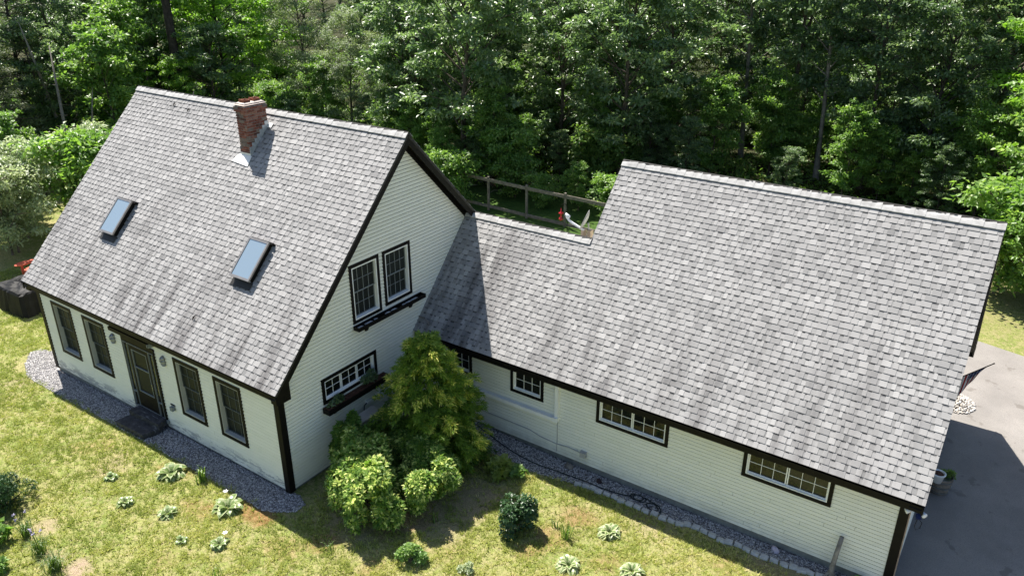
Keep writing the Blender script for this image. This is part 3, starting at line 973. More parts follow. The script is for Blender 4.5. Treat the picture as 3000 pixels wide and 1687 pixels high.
# front door ---------------------------------------------------------
yF = Y_F
fr = MB()
fr.box(DX0, DX1, yF - .05, yF + .02, DZ1 - .14, DZ1)
fr.box(DX0, DX0 + .055, yF - .05, yF + .02, DZ0, DZ1 - .14)
fr.box(DX1 - .055, DX1, yF - .05, yF + .02, DZ0, DZ1 - .14)
fr.box(DX0 + .055, DX0 + .245, yF - .02, yF + .02, DZ0, DZ1 - .14)
fr.box(DX1 - .245, DX1 - .055, yF - .02, yF + .02, DZ0, DZ1 - .14)
fr.box(DX0 + .245, DX1 - .245, yF - .0, yF + .03, DZ0, DZ1 - .14)
dr = fr.build('door_surround', M_TRIM, HOUSE)
t = MB()
zt = DZ1 - .15
t.box(DX0 + .03, DX1 - .03, yF - .062, yF - .05, zt, zt + .014)
for x in (DX0 + .055, DX0 + .235, DX1 - .255, DX1 - .07):
    t.box(x, x + .009, yF - .058, yF - .02, DZ0 + .02, zt - .002)
for xa, xb in ((DX0 + .06, DX0 + .235), (DX1 - .24, DX1 - .07)):
    t.box(xa, xb, yF - .056, yF - .02, DZ0 + .42, DZ0 + .436)
t.build('trim_line', M_SASH, dr)
for xa, xb in ((DX0 + .105, DX0 + .2), (DX1 - .2, DX1 - .105)):
    g = MB()
    g.box(xa, xb, yF - .025, yF - .02, DZ0 + .52, zt - .08)
    g.build('sidelight_pane', M_GLASS, dr)
xa, xb = DX0 + .27, DX1 - .27
d = MB()
d.box(xa, xb, yF - .045, yF - .002, DZ0 + .02, DZ0 + .50)
d.box(xa, xb, yF - .045, yF - .002, zt - .13, zt - .01)
d.box(xa, xa + .1, yF - .045, yF - .002, DZ0 + .5, zt - .13)
d.box(xb - .1, xb, yF - .045, yF - .002, DZ0 + .5, zt - .13)
door = d.build('door', M_TRIM, HOUSE)
d = MB()
d.box(xa + .10, xb - .10, yF - .02, yF - .012, DZ0 + .5, zt - .13)
d.build('pane', M_SCREEN, door)
d = MB()
za, zb = DZ0 + .5, zt - .13
for q in ((xa + .1, xb - .1, za, za + .016), (xa + .1, xb - .1, zb - .016, zb), (xa + .1, xa + .116, za + .016, zb - .016), (xb - .116, xb - .1, za + .016, zb - .016), (xa + .116, xb - .116, (za + zb) / 2 + .1, (za + zb) / 2 + .118), (xa + .01, xb - .01, DZ0 + .03, DZ0 + .042)):
    d.box(q[0], q[1], yF - .052, yF - .02, q[2], q[3])
d.build('glazing_frame', M_SASH, door)
d = MB()
d.box(xb - .075, xb - .045, yF - .075, yF - .045, DZ0 + .76, DZ0 + .92)
d.build('handle', M_PEWTER, door)
d = MB()
d.box(DX0 + .02, DX1 + .05, yF - .06, yF - .0, 0.03, DZ0)
d.build('door_sill', M_SASH, HOUSE)
# small dark retractable awning cassette over the door
d = MB()
d.box(-6.30, -4.62, yF - .17, yF - .02, 2.205, 2.30)
aw = d.build('awning_cassette', M_TRIM, HOUSE)
d = MB()
d.box(-4.617, -4.60, yF - .165, yF - .03, 2.20, 2.302)
d.box(-4.64, -4.62, yF - .186, yF - .171, 2.22, 2.30)
d.build('end_bracket', M_SASH, aw)


def lantern(x, z):
    y = Y_F
    b = MB()
    b.lathe((x, y - .02, z), [(0.0, 0.0), (.062, .0), (.062, .014), (.045, .03), (.0, .034)], 16, axis=(0, -1, 0))
    arm = [(x, y - .045 - .085 * math.sin(t) * 1.0, z + .02 + .075 * (1 - math.cos(t)) - .0) for t in [i * math.pi / 8 * 1.15 for i in range(9)]]
    b.tube(arm, .011, 8)
    cx, cyy, cz = arm[-1]
    cyy -= .03
    b.lathe((x, cyy, cz - .05), [(.0, .075), (.03, .06), (.055, .03), (.075, .0), (.07, -.012), (.05, -.012)], 18)
    b.lathe((x, cyy, cz - .245), [(.0, -.02), (.03, -.012), (.05, .0), (.05, .018)], 16)
    for k in range(6):
        a = k * math.pi / 3
        b.tube([(x + .05 * math.cos(a), cyy + .05 * math.sin(a), cz - .235), (x + .066 * math.cos(a), cyy + .066 * math.sin(a), cz - .15), (x + .055 * math.cos(a), cyy + .055 * math.sin(a), cz - .065)], .005, 5)
    for zz, r in ((-.19, .064), (-.12, .066)):
        b.tube([(x + r * math.cos(k * math.pi / 8), cyy + r * math.sin(k * math.pi / 8), cz + zz) for k in range(17)], .005, 5)
    o = b.build('wall_lantern', M_PEWTER, HOUSE, smooth=True)
    g = MB()
    g.lathe((x, cyy, cz - .23), [(.04, 0), (.057, .05), (.058, .1), (.05, .16)], 16)
    g.build('lantern_glass', M_LGLASS, o, smooth=True)


lantern(-6.43, 1.83)
lantern(-4.30, 1.87)
# outlet, junction box
d = MB(); d.box(-4.36, -4.22, yF - .035, yF - .015, .55, .70); d.box(-4.345, -4.235, yF - .10, yF - .035, .555, .66)
d.build('outlet_box', M_SASH, HOUSE)
d = MB(); d.box(-4.37, -4.21, yF - .05, yF - .018, .702, .715); d.build('outlet_hood', M_TRIM, HOUSE)
d = MB(); d.box(4.44, 4.57, Y_GW - .12, Y_GW - .018, .09, .21); d.box(4.43, 4.58, Y_GW - .13, Y_GW - .015, .21, .225)
d.build('junction_box', M_DISHG, HOUSE)
d = MB()
pts = [(1.0, Y_GW - .03, .26), (2.2, Y_GW - .03, .25), (3.0, Y_GW - .03, .235), (3.3, Y_GW - .03, .16), (3.75, Y_GW - .03, .13), (4.1, Y_GW - .03, .17), (4.35, Y_GW - .04, .155), (4.46, Y_GW - .05, .13)]
d.tube(pts, .011, 6)
d.tube([(3.77, Y_GW - .025, .80), (3.775, Y_GW - .025, .3), (3.765, Y_GW - .025, -.08)], .009, 6)
d.build('conduit', M_DISHG, HOUSE)
# white line-set cover
d = MB()
d.box(X_G + .05, 3.70, Y_GW - .125, Y_GW - .012, 0.79, 0.87)
d.box(3.715, 3.80, Y_GW - .087, Y_GW - .012, 0.875, 1.93)
d.box(3.69, 3.81, Y_GW - .13, Y_GW - .011, 0.78, 0.885)
d.box(X_G + .012, X_G + .085, -1.75, Y_GW - .09, 0.93, 1.005)
d.build('pipe_cover', M_WHITE, HOUSE)
d = MB()
d.tube([(X_G + .05, -1.72, .96), (X_G + .08, -1.85, .95), (X_G + .14, -1.93, .86), (X_G + .16, -1.95, .72)], .014, 6)
d.build('refrigerant_pipe', M_RUBBER, HOUSE)


# flower boxes ------------------------------------------------------
def flower_box(y0, y1, z, dp, soil, hb=.13):
    b = MB()
    x0 = X_G + .036
    b.box(x0, x0 + dp, y0, y1, z, z + .015)
    b.box(x0 + dp - .018, x0 + dp, y0, y1, z + .015, z + hb)
    b.box(x0, x0 + .018, y0, y1, z + .015, z + hb)
    b.box(x0 + .018, x0 + dp - .018, y0, y0 + .018, z + .015, z + hb - .001)
    b.box(x0 + .018, x0 + dp - .018, y1 - .018, y1, z + .015, z + hb - .001)
    o = b.build('flower_box', M_TRIM, HOUSE)
    for f in (.17, .83):
        yy = y0 + (y1 - y0) * f
        c = MB()
        c.hexa([(x0 - .015, yy - .035, z - .17), (x0 + .02, yy - .035, z - .17), (x0 + .02, yy + .035, z - .17), (x0 - .015, yy + .035, z - .17),
                (x0 - .015, yy - .035, z - .002), (x0 + dp * .55, yy - .035, z - .002), (x0 + dp * .55, yy + .035, z - .002), (x0 - .015, yy + .035, z - .002)])
        c.build('bracket', M_TRIM, o)
    if soil:
        s = MB(); s.box(x0 + .02, x0 + dp - .02, y0 + .02, y1 - .02, z + .02, z + hb + .008); s.build('soil', M_SOIL, o)
    return o


fb1 = flower_box(-1.93, 0.36, 2.955, .18, False, .095)
flower_box(-3.05, -1.10, 1.36, .21, True)
rd = random.Random(5)
d = MB()
y = -1.86
while y < 0.26:
    w = rd.uniform(.05, .2)
    if rd.random() < .85:
        d.hexa([(X_G + .07, y, 2.975), (X_G + .2, y + .01, 2.975), (X_G + .19, y + w, 2.975), (X_G + .07, y + w, 2.975), (X_G + .07, y, 3.0), (X_G + .19, y + .01, 3.035), (X_G + .19, y + w, 3.03), (X_G + .07, y + w, 3.0)])
    y += w + rd.uniform(.04, .12)
d.build('liner_pieces', M_DISHW, fb1)


# skylights ----------------------------------------------------------
def skylight(x0, x1, s0, s1):
    o_, ux, us, nn = Vector((0, -R_, ZE)), Vector((1, 0, 0)), Vector(usM), Vector(nM)
    P = lambda u, s, h: o_ + ux * u + us * s + nn * h

    def bx(mb, a, b, c, d, e, f):
        mb.hexa([P(a, c, e), P(b, c, e), P(b, d, e), P(a, d, e), P(a, c, f), P(b, c, f), P(b, d, f), P(a, d, f)])
    b = MB()
    bx(b, x0 + .03, x1 - .03, s0 + .03, s1 - .02, -.02, .13)
    bx(b, x0 - .02, x1 + .05, s1 - .02, s1 + .03, .0, .1)
    o = b.build('skylight', M_TRIM, HOUSE)
    f = MB()
    w = .045
    bx(f, x0, x1, s0, s0 + w + .01, .13, .17)
    bx(f, x0, x1, s1 - w, s1, .13, .172)
    bx(f, x0, x0 + w, s0 + w + .01, s1 - w, .13, .17)
    bx(f, x1 - w, x1, s0 + w + .01, s1 - w, .13, .17)
    f.build('frame', M_BRONZE, o)
    g = MB()
    bx(g, x0 + w, x1 - w, s0 + w + .01, s1 - w, .14, .158)
    g.build('pane', M_SKYGLASS, o)
    a = MB()
    bx(a, x0 + .0, x1 - .0, s0 - .16, s0 + .02, .022, .028)
    a.build('apron_flashing', M_DECK, o)
    return o, P, bx


SKA0, SKA1, SKB0, SKB1 = 1.96, 2.96, 1.99, 2.98
sl_of = lambda y: (y + R_) / usM[1]
skylight(-8.12, -7.47, SKA0, SKA1)
sk, P, bx = skylight(-2.80, -2.13, SKB0, SKB1)
d = MB(); s0 = SKB0
d.face([P(-2.165, s0 + .025, .135), P(-2.165, s0 + .085, .135), P(-2.165, s0 + .085, .17), P(-2.165, s0 + .025, .17)])
d.hexa([P(-2.21, s0 + .018, .07), P(-2.165, s0 + .018, .07), P(-2.165, s0 + .03, .07), P(-2.21, s0 + .03, .07), P(-2.21, s0 + .018, .12), P(-2.165, s0 + .018, .12), P(-2.165, s0 + .03, .12), P(-2.21, s0 + .03, .12)])
d.build('sticker', M_WHITE, sk)

# chimney -------------------------------------------------------------
cx0, cx1, cy0, cy1 = -4.715, -4.36, -0.93, -0.31
b = MB()
core = .012
b.box(cx0 + core, cx1 - core, cy0 + core, cy1 - core, 5.7, 7.36, 1)
pitch = .064
rd = random.Random(9)
zz = 5.95
i = 0
while zz < 7.32:
    top = 7.32 - zz
    ex = 0.0
    if top < .21 and top > .07: ex = .028
    if top < .14 and top > .07: ex = .028
    X0, X1, Y0, Y1 = cx0 - ex, cx1 + ex, cy0 - ex, cy1 + ex
    h = pitch - .011
    if ex > 0: b.box(X0 + core, X1 - core, Y0 + core, Y1 - core, zz, zz + pitch, 1)
    for (fx, ax0, ax1) in (('y0', X0, X1), ('y1', X0, X1), ('x1', Y0, Y1), ('x0', Y0, Y1)):
        u = ax0 - (0.09 if i % 2 else 0)
        while u < ax1:
            a0, a1 = max(u, ax0), min(u + .172, ax1)
            u += .183
            if a1 - a0 < .015: continue
            tn = rd.choice((.1, .25, .35, .45, .55, .65, .75, .9, .95, .3, .4))
            j = rd.uniform(-.002, .003)
            if fx == 'y0': b.box(a0, a1, Y0 - j, Y0 + core + .01, zz, zz + h, 0, tn)
            if fx == 'y1': b.box(a0, a1, Y1 - core - .01, Y1 + j, zz, zz + h, 0, tn)
            if fx == 'x0': b.box(X0 - j, X0 + core + .01, a0 + .001, a1 - .001, zz + .0005, zz + h - .0005, 0, tn)
            if fx == 'x1': b.box(X1 - core - .01, X1 + j, a0 + .001, a1 - .001, zz + .0005, zz + h - .0005, 0, tn)
    zz += pitch; i += 1
chim = b.build('chimney', [M_BRICK, M_MORTAR], HOUSE)
b = MB()
zc = 7.325
for (e, z) in ((.02, zc),):
    b.hexa([(cx0 - e, cy0 - e, z), (cx1 + e, cy0 - e, z), (cx1 + e, cy1 + e, z), (cx0 - e, cy1 + e, z), (cx0 + .05, cy0 + .05, z + .055), (cx1 - .05, cy0 + .05, z + .055), (cx1 - .05, cy1 - .05, z + .055), (cx0 + .05, cy1 - .05, z + .055)])
b.build('chimney_crown', M_CROWN, chim)
for yc in (cy0 + .165, cy1 - .165):
    b = MB()
    xc = (cx0 + cx1) / 2; w = .095; t = .02
    b.box(xc - w, xc + w, yc - w, yc - w + t, zc + .03, zc + .125); b.box(xc - w, xc + w, yc + w - t, yc + w, zc + .03, zc + .115)
    b.box(xc - w, xc - w + t, yc - w + t, yc + w - t, zc + .03, zc + .115); b.box(xc + w - t, xc + w, yc - w + t, yc + w - t, zc + .03, zc + .115)
    b.box(xc - w + t, xc + w - t, yc - w + t, yc + w - t, zc + .03, zc + .06, 1)
    b.build('flue', [M_TERRA, M_DECK], chim)
rz_ = lambda y: ZR + S_ * y     # roof height on the front slope
k = 7
for xs0, xs1 in ((cx1 + .003, cx1 + .012), (cx0 - .012, cx0 - .003)):
    b = MB()
    for i in range(k):
        ya = cy0 + (cy1 - cy0) * i / k - .01; yb = cy0 + (cy1 - cy0) * (i + 1) / k + .02
        e = .002 * (i % 2)
        hh = .12 if xs0 > cx1 else .1
        b.hexa([(xs0 - e, ya, rz_(ya) - .02), (xs1 + e, ya, rz_(ya) - .02), (xs1 + e, yb, rz_(yb) - .02), (xs0 - e, yb, rz_(yb) - .02),
                (xs0 - e, ya, rz_(yb) + hh), (xs1 + e, ya, rz_(yb) + hh), (xs1 + e, yb, rz_(yb) + hh), (xs0 - e, yb, rz_(yb) + hh)])
    b.build('step_flashing', M_LEAD, chim)
b = MB()
nn = Vector(nM)
q = [(cx0 - .2, cy0 - .16), (cx1 + .1, cy0 - .20), (cx1 + .06, cy0 - .0), (cx0 - .06, cy0 - .0)]
lo = [Vector((x, y, rz_(y))) + nn * .024 for x, y in q]
b.hexa(lo + [p + nn * .006 for p in lo])
b.hexa([(cx0 - .006, cy0 - .012, rz_(cy0) - .02), (cx1 + .012, cy0 - .012, rz_(cy0) - .02), (cx1 + .012, cy0 - .003, rz_(cy0)), (cx0 - .006, cy0 - .003, rz_(cy0)), (cx0 - .006, cy0 - .011, rz_(cy0) + .07), (cx1 + .012, cy0 - .011, rz_(cy0) + .07), (cx1 + .012, cy0 - .003, rz_(cy0) + .07), (cx0 - .006, cy0 - .003, rz_(cy0) + .07)])
b.build('apron_flashing', M_ALU, chim)
b = MB()
q = [(cx1 + .02, cy1 - .03), (cx1 + .17, cy1 - .03), (cx1 + .17, cy1 + .06), (cx1 + .02, cy1 + .06)]
lo = [Vector((x, y, rz_(y))) + nn * .024 for x, y in q]
b.hexa(lo + [p + nn * .005 for p in lo])
b.build('corner_flashing', M_ALU, chim)

# floodlights at the garage corner --------------------------------------
d = MB()
d.box(11.20, 11.26, .16, .24, 1.86, 1.95)
d.tube([(11.21, .2, 1.89), (11.15, .17, 1.86)], .012, 6)
d.tube([(11.25, .2, 1.89), (11.33, .16, 1.88)], .012, 6)
d.tube([(11.27, .2, 1.9), (11.29, .2, 1.72), (11.27, .2, 1.55), (11.30, .19, 1.48), (11.36, .18, 1.56), (11.37, .18, 1.68), (11.31, .18, 1.73), (11.26, .19, 1.70)], .006, 5)
fl = d.build('floodlight', M_TRIM, HOUSE)
for c, ax in (((11.13, .15, 1.86), (-.7, -.5, -.25)), ((11.35, .14, 1.89), (.7, -.6, -.1))):
    d = MB()
    d.lathe(c, [(.0, -.05), (.028, -.045), (.04, 0), (.05, .05), (.045, .055), (0, .06)], 14, axis=ax)
    d.build('lamp_head', M_DISHW, fl, smooth=True)
d = MB(); d.lathe((11.30, .1, 1.84), [(0, -.05), (.045, -.045), (.05, .0), (.045, .05), (0, .055)], 12, axis=(.2, -.6, -.5)); d.build('camera_dome', M_FBLUE, fl)

# ------------------------------------------------------------------ things on and round the house
# heat pump
hp = empty('heat_pump', (0.12, -2.15, -0.15), 'beige outdoor heat pump unit standing by the gable wall behind shrubs', 'heat pump')
b = MB()
b.box(0.0, .27, -2.5, -1.78, .12, .92)
for yy in (-2.4, -1.9): b.box(.02, .25, yy - .03, yy + .03, -.16, .12)
b.build('casing', M_HPGREY, hp)
b = MB(); b.box(-.02, .30, -2.53, -1.75, .922, .955); b.build('top_cover', M_HPGREY, hp)
b = MB()
b.lathe((.272, -2.22, .52), [(0, .0), (.24, .0), (.24, .012)], 24, axis=(1, 0, 0))
g = b.build('fan_opening', M_GLASS, hp)
b = MB()
for i in range(9):
    z = .52 + (i - 4) * .055
    w = math.sqrt(max(.0, .24 ** 2 - (z - .52) ** 2))
    b.box(.285, .292, -2.22 - w, -2.22 + w, z - .004, z + .004)
b.build('grille', M_HPGREY, g)


# stone steps
def stone(name, corners, z0, z1, label, seed):
    z1 += .03
    rd = random.Random(seed)
    b = MB()
    nu, nv, nw = 14, 5, 3
    c = [Vector((x, y, 0)) for x, y in corners]
    idx = {}
    V, Fc = [], []

    def vid(i, j, k):
        if (i, j, k) not in idx:
            u, v, w = i / nu, j / nv, k / nw
            p = (c[0] * (1 - u) + c[1] * u) * (1 - v) + (c[3] * (1 - u) + c[2] * u) * v
            p.z = z0 + (z1 - z0) * w
            edge = sum((i in (0, nu), j in (0, nv), k in (0, nw)))
            ctr = (c[0] + c[1] + c[2] + c[3]) / 4; ctr.z = (z0 + z1) / 2
            if edge >= 2: p = p + (ctr - p).normalized() * .012
            p += Vector((rd.uniform(-1, 1), rd.uniform(-1, 1), rd.uniform(-.5, .5) if k == nw else 0)) * .012
            idx[(i, j, k)] = len(V); V.append(tuple(p))
        return idx[(i, j, k)]
    for i in range(nu):
        for j in range(nv):
            Fc.append((vid(i, j, nw), vid(i + 1, j, nw), vid(i + 1, j + 1, nw), vid(i, j + 1, nw)))
        for k in range(nw):
            Fc.append((vid(i, 0, k), vid(i + 1, 0, k), vid(i + 1, 0, k + 1), vid(i, 0, k + 1)))
            Fc.append((vid(i + 1, nv, k), vid(i, nv, k), vid(i, nv, k + 1), vid(i + 1, nv, k + 1)))
    for j in range(nv):
        for k in range(nw):
            Fc.append((vid(0, j + 1, k), vid(0, j, k), vid(0, j, k + 1), vid(0, j + 1, k + 1)))
            Fc.append((vid(nu, j, k), vid(nu, j + 1, k), vid(nu, j + 1, k + 1), vid(nu, j, k + 1)))
    b.v, b.f, b.mi, b.t = V, Fc, [0] * len(Fc), [.5] * len(Fc)
    setp(b.build(name, M_STEP), label, 'step')


n = N('step_granite')
c = n.ramp(n.noise(7, 5, .7), [(.3, (.02, .02, .022)), (.55, (.052, .052, .056)), (.75, (.12, .12, .125))])
c = n.mix(n.ramp(n.noise(3.2, 4, .6, n.mapped((.5, 4, 1))), [(.62, 0.), (.70, .7)]), c, (.34, .35, .36))
c = n.mix(n.ramp(n.noise(40, 3), [(.62, 0.), (.75, .6)]), c, (.22, .24, .2))
n.color(c); n.rough(.75, .35); n.bump(n.noise(22, 5, .7), .6, .02)
M_STEP = n.m
stone('stone_step', [(-5.86, -4.50), (-4.64, -4.47), (-4.68, -4.20), (-5.84, -4.21)], -.02, .115, 'narrow upper dark stone slab right below the front door', 3)
stone('stone_step', [(-5.90, -4.86), (-4.76, -4.84), (-4.66, -4.34), (-5.88, -4.40)], -.2, -.03, 'wide lower dark stone slab standing on the gravel before the door', 4)

# edging stones
ED = [(4.68, -.1), (4.86, -.06), (5.04, -.04), (5.2, -.06), (5.39, -.05), (5.58, -.03), (5.76, -.06), (5.95, -.05), (6.14, -.05), (6.34, -.06), (6.54, -.03), (6.74, -.05), (6.93, -.04), (7.1, -.02), (7.25, .06), (7.44, .08), (7.62, .06), (7.81, .05), (8.01, .0), (8.16, .05), (8.35, .07), (8.54, .05), (8.72, .04), (8.9, .03), (9.09, .05), (9.29, .06), (9.46, .1), (9.62, .1), (9.77, .12), (9.95, .15)]
rd = random.Random(21)
vars_ = []
for v in range(4):
    b = MB()
    l, w, h = .085, .045 + .006 * v, .055
    j = lambda s: s + rd.uniform(-.008, .008)
    b.hexa([(j(-l), j(-w), -.03), (j(l), j(-w), -.03), (j(l), j(w), -.03), (j(-l), j(w), -.03), (j(-l + .01), j(-w + .01), j(h)), (j(l - .01), j(-w + .01), j(h)), (j(l - .01), j(w - .01), j(h)), (j(-l + .01), j(w - .01), j(h))])
    vars_.append(b.mesh('edging_stone', M_PALE))
for i, (x, y) in enumerate(ED):
    o = obj('edging_stone', vars_[i % 4])
    nx_ = ED[min(i + 1, len(ED) - 1)]; pv = ED[max(i - 1, 0)]
    o.location = (x, y - .02, -.30)
    o.rotation_euler = (rd.uniform(-.1, .1), rd.uniform(-.06, .06), math.atan2(nx_[1] - pv[1], nx_[0] - pv[0]) + rd.uniform(-.12, .12))
    setp(o, 'pale rectangular edging block in the curved row between lawn and gravel bed', 'edging stone', 'pale blocks edging the gravel bed')


# rocks
def rock(name, loc, s, mat, label, seed):
    r = np.random.default_rng(seed)
    b = MB()
    n_ = 14
    prof = []
    for i in range(8):
        a = math.pi * i / 7
        prof.append((max(.001, math.sin(a)), -math.cos(a)))
    b.lathe((0, 0, 0), prof, n_)
    V = np.array(b.v)
    ang = np.arctan2(V[:, 1], V[:, 0])
    k = 1 + .12 * np.sin(2 * ang + r.random() * 6) + .1 * np.sin(3 * ang + V[:, 2] * 3 + r.random() * 6)
    V = V * np.array(s) * k[:, None]
    b.v = [tuple(v) for v in V]
    o = b.build(name, mat, smooth=True)
    o.location = loc
    o.rotation_euler = (0, 0, r.random() * 3)
    return setp(o, label, 'rock')


rock('rock', (4.19, .30, -.27), (.11, .09, .085), M_ROCK, 'rounded grey brown rock on the gravel under the electrical box', 1)
rock('rock', (5.02, .24, -.29), (.08, .07, .06), M_ROCKD, 'small dark reddish rock on the gravel beside the hose', 2)
rock('rock', (9.02, .33, -.27), (.10, .065, .07), M_QUARTZ, 'pale violet grey stone on the gravel beneath the last window', 3)


# hose
def bez(pts, k=8):
    out = []
    P_ = [Vector(p) for p in pts]
    for i in range(len(P_) - 1):
        p0, p1, p2, p3 = P_[max(i - 1, 0)], P_[i], P_[i + 1], P_[min(i + 2, len(P_) - 1)]
        for j in range(k):
            t = j / k
            out.append(.5 * ((2 * p1) + (p2 - p0) * t + (2 * p0 - 5 * p1 + 4 * p2 - p3) * t * t + (3 * p1 - p0 - 3 * p2 + p3) * t ** 3))
    out.append(P_[-1])
    return out


zg = lambda x, y: float(gz(np.float64(x), np.float64(y)))
b = MB()
hp_ = [(1.5, .30), (1.9, .2), (2.6, .03), (3.4, -.06), (4.1, .0), (4.7, .06), (5.2, .06), (5.6, .10), (5.85, .2)]
for k in range(14):
    a = k * .9
    hp_.append((5.95 + .13 * math.cos(a + 2) + .01 * k, .22 + .09 * math.sin(a + 2)))
hp_ += [(6.25, .28), (6.5, .22), (6.62, .06), (6.5, .0), (6.25, .12), (6.4, .22), (6.55, .1), (6.45, .02)]
b.tube(bez([(x, y, zg(x, y) + .03 + .008 * math.sin(i * 2.1)) for i, (x, y) in enumerate(hp_)], 7), .013, 6)
setp(b.build('garden_hose', M_RUBBER, smooth=True), 'long black garden hose snaking along the gravel and ending in a tangled coil', 'hose')

# driftwood log leaning at garage
lg = empty('log', (10.1, .2, -.3), 'bare grey log with forked roots leaning upright against the garage wall', 'log')
b = MB()
b.tube([(10.13, .2, -.3), (10.12, .22, -.05), (10.14, .28, .3), (10.16, .36, .62)], [.06, .05, .045, .04], 9)
b.tube([(10.12, .21, -.1), (10.05, .15, -.22), (9.96, .1, -.3)], [.035, .03, .012], 7)
b.tube([(10.13, .21, -.12), (10.2, .14, -.22), (10.27, .06, -.31)], [.035, .03, .012], 7)
b.tube([(10.13, .21, -.14), (10.12, .1, -.26), (10.1, .0, -.31)], [.03, .024, .01], 7)
b.build('stem', M_LOG, lg, smooth=True)

# covered grill
cv = empty('covered_grill', (-15.1, -2.6, -.24), 'bulky outdoor furniture under a wrinkled black cover left of the house', 'covered furniture')
rd = random.Random(3)
V, Fc = [], []
nr, nc = 14, 40
for i in range(nr + 1):
    for k in range(nc):
        a = 2 * math.pi * k / nc
        sq = 1 / max(abs(math.cos(a)), abs(math.sin(a))) ** .95
        t = i / nr
        if t < .62:
            z = .80 * (t / .62); r = 1.0 + .16 * (1 - t / .62) + .05 * math.sin(a * 9 + t * 2) * (1 - t) + .03 * math.sin(a * 17)
        else:
            q = (t - .62) / .38; z = .80 + .13 * q * (1 + .3 * math.sin(a * 2)) + .02 * math.sin(a * 5 + q * 9); r = 1.0 * (1 - q) + .0
        V.append((-15.1 + .86 * sq * r * math.cos(a) * .95, -2.5 + .6 * sq * r * math.sin(a) * .95, -.24 + z))
for i in range(nr):
    for k in range(nc):
        k2 = (k + 1) % nc
        Fc.append((i * nc + k, i * nc + k2, (i + 1) * nc + k2, (i + 1) * nc + k))
b = MB(); b.v, b.f, b.mi, b.t = V, Fc, [0] * len(Fc), [.5] * len(Fc)
b.build('cover', M_BLACKCLOTH, cv)

# red garden chair
ch = empty('garden_chair', (-17.1, -1.4, -.24), 'red plastic garden chair with broad paddle arms behind the black cover', 'chair')
cxx, cyy, cz = -17.35, -1.15, -.24
b = MB(); b.box(cxx - .28, cxx + .28, cyy - .3, cyy + .25, cz + .28, cz + .32); b.build('seat', M_RED, ch)
b = MB(); b.hexa([(cxx - .28, cyy + .22, cz + .3), (cxx + .28, cyy + .22, cz + .3), (cxx + .28, cyy + .26, cz + .3), (cxx - .28, cyy + .26, cz + .3), (cxx - .24, cyy + .55, cz + .62), (cxx + .24, cyy + .55, cz + .62), (cxx + .24, cyy + .59, cz + .62), (cxx - .24, cyy + .59, cz + .62)]); b.build('backrest', M_RED, ch)
for sx in (-1, 1):
    b = MB()
    pts = []
    for k in range(16):
        a = 2 * math.pi * k / 16
        pts.append((cxx + sx * .36 + .19 * math.sin(a) * (1.1 if math.cos(a) < 0 else .8), cyy - .05 - .42 * -math.cos(a)))
    n0 = len(b.v)
    b.v += [(x, y, cz + .50) for x, y in pts] + [(x, y, cz + .53) for x, y in pts]
    b.f += [tuple(range(n0, n0 + 16))[::-1], tuple(range(n0 + 16, n0 + 32))] + [(n0 + k, n0 + (k + 1) % 16, n0 + 16 + (k + 1) % 16, n0 + 16 + k) for k in range(16)]
    b.mi += [0] * 18; b.t += [.5] * 18
    b.build('armrest', M_RED, ch)
    for yy in (-.25, .2):
        b = MB(); b.beam((cxx + sx * .33, cyy + yy, cz), (cxx + sx * .33, cyy + yy, cz + .5), .05, .08, up=(0, 1, 0)); b.build('leg', M_RED, ch)

# blue hose nozzle at left corner
nz = empty('hose_nozzle', (-10.25, -3.95, .35), 'small blue and red hose fitting hanging at the far left house corner', 'hose nozzle')
b = MB(); b.tube([(-10.08, -4.02, .42), (-10.2, -4.0, .40), (-10.3, -3.98, .34)], [.03, .035, .02], 8); b.build('nozzle', M_BLUE, nz)
b = MB(); b.tube([(-10.12, -4.0, .46), (-10.16, -4.0, .53)], .025, 8); b.build('valve', M_RED, nz)

# satellite dish
ds = empty('satellite_dish', (2.82, 3.1, 3.8), 'grey satellite dish on a tan block behind the breezeway ridge', 'satellite dish')
ax = Vector((-.95, -.3, .42)).normalized()
b = MB()
prof = []
for i in range(7):
    r = .26 * i / 6
    prof.append((max(r, .001), .055 * (i / 6) ** 2))
b.lathe((2.84, 3.1, 4.72), prof + [(.262, .052), (.2, .02), (.1, -.01), (.001, -.015)], 28, axis=ax)
b.build('reflector', M_DISHG, ds, smooth=True)
b = MB()
b.beam((2.80, 3.07, 4.47), (2.44, 2.98, 4.66), .035, .045)
b.beam((2.44, 2.98, 4.66), (2.36, 2.96, 4.76), .035, .045)
b.build('feed_arm', M_DISHW, ds)
b = MB()
b.lathe((2.40, 2.97, 4.78), [(0, -.05), (.035, -.045), (.045, .02), (.05, .05), (0, .055)], 12, axis=-(-ax))
b.lathe((2.33, 3.0, 4.80), [(0, -.04), (.03, -.04), (.04, .03), (0, .035)], 12, axis=ax)
b.build('receiver', M_DISHW, ds, smooth=True)
b = MB()
b.tube([(2.88, 3.12, 4.66), (2.9, 3.12, 4.5), (2.86, 3.1, 4.3), (2.86, 3.1, 3.8)], .022, 8)
b.build('mast', M_PEWTER, ds)
b = MB()
b.box(2.72, 2.80, 3.05, 3.2, 3.7, 4.47); b.box(2.90, 2.99, 3.05, 3.2, 3.7, 4.49)
b.build('mount_block', M_TAN, ds)

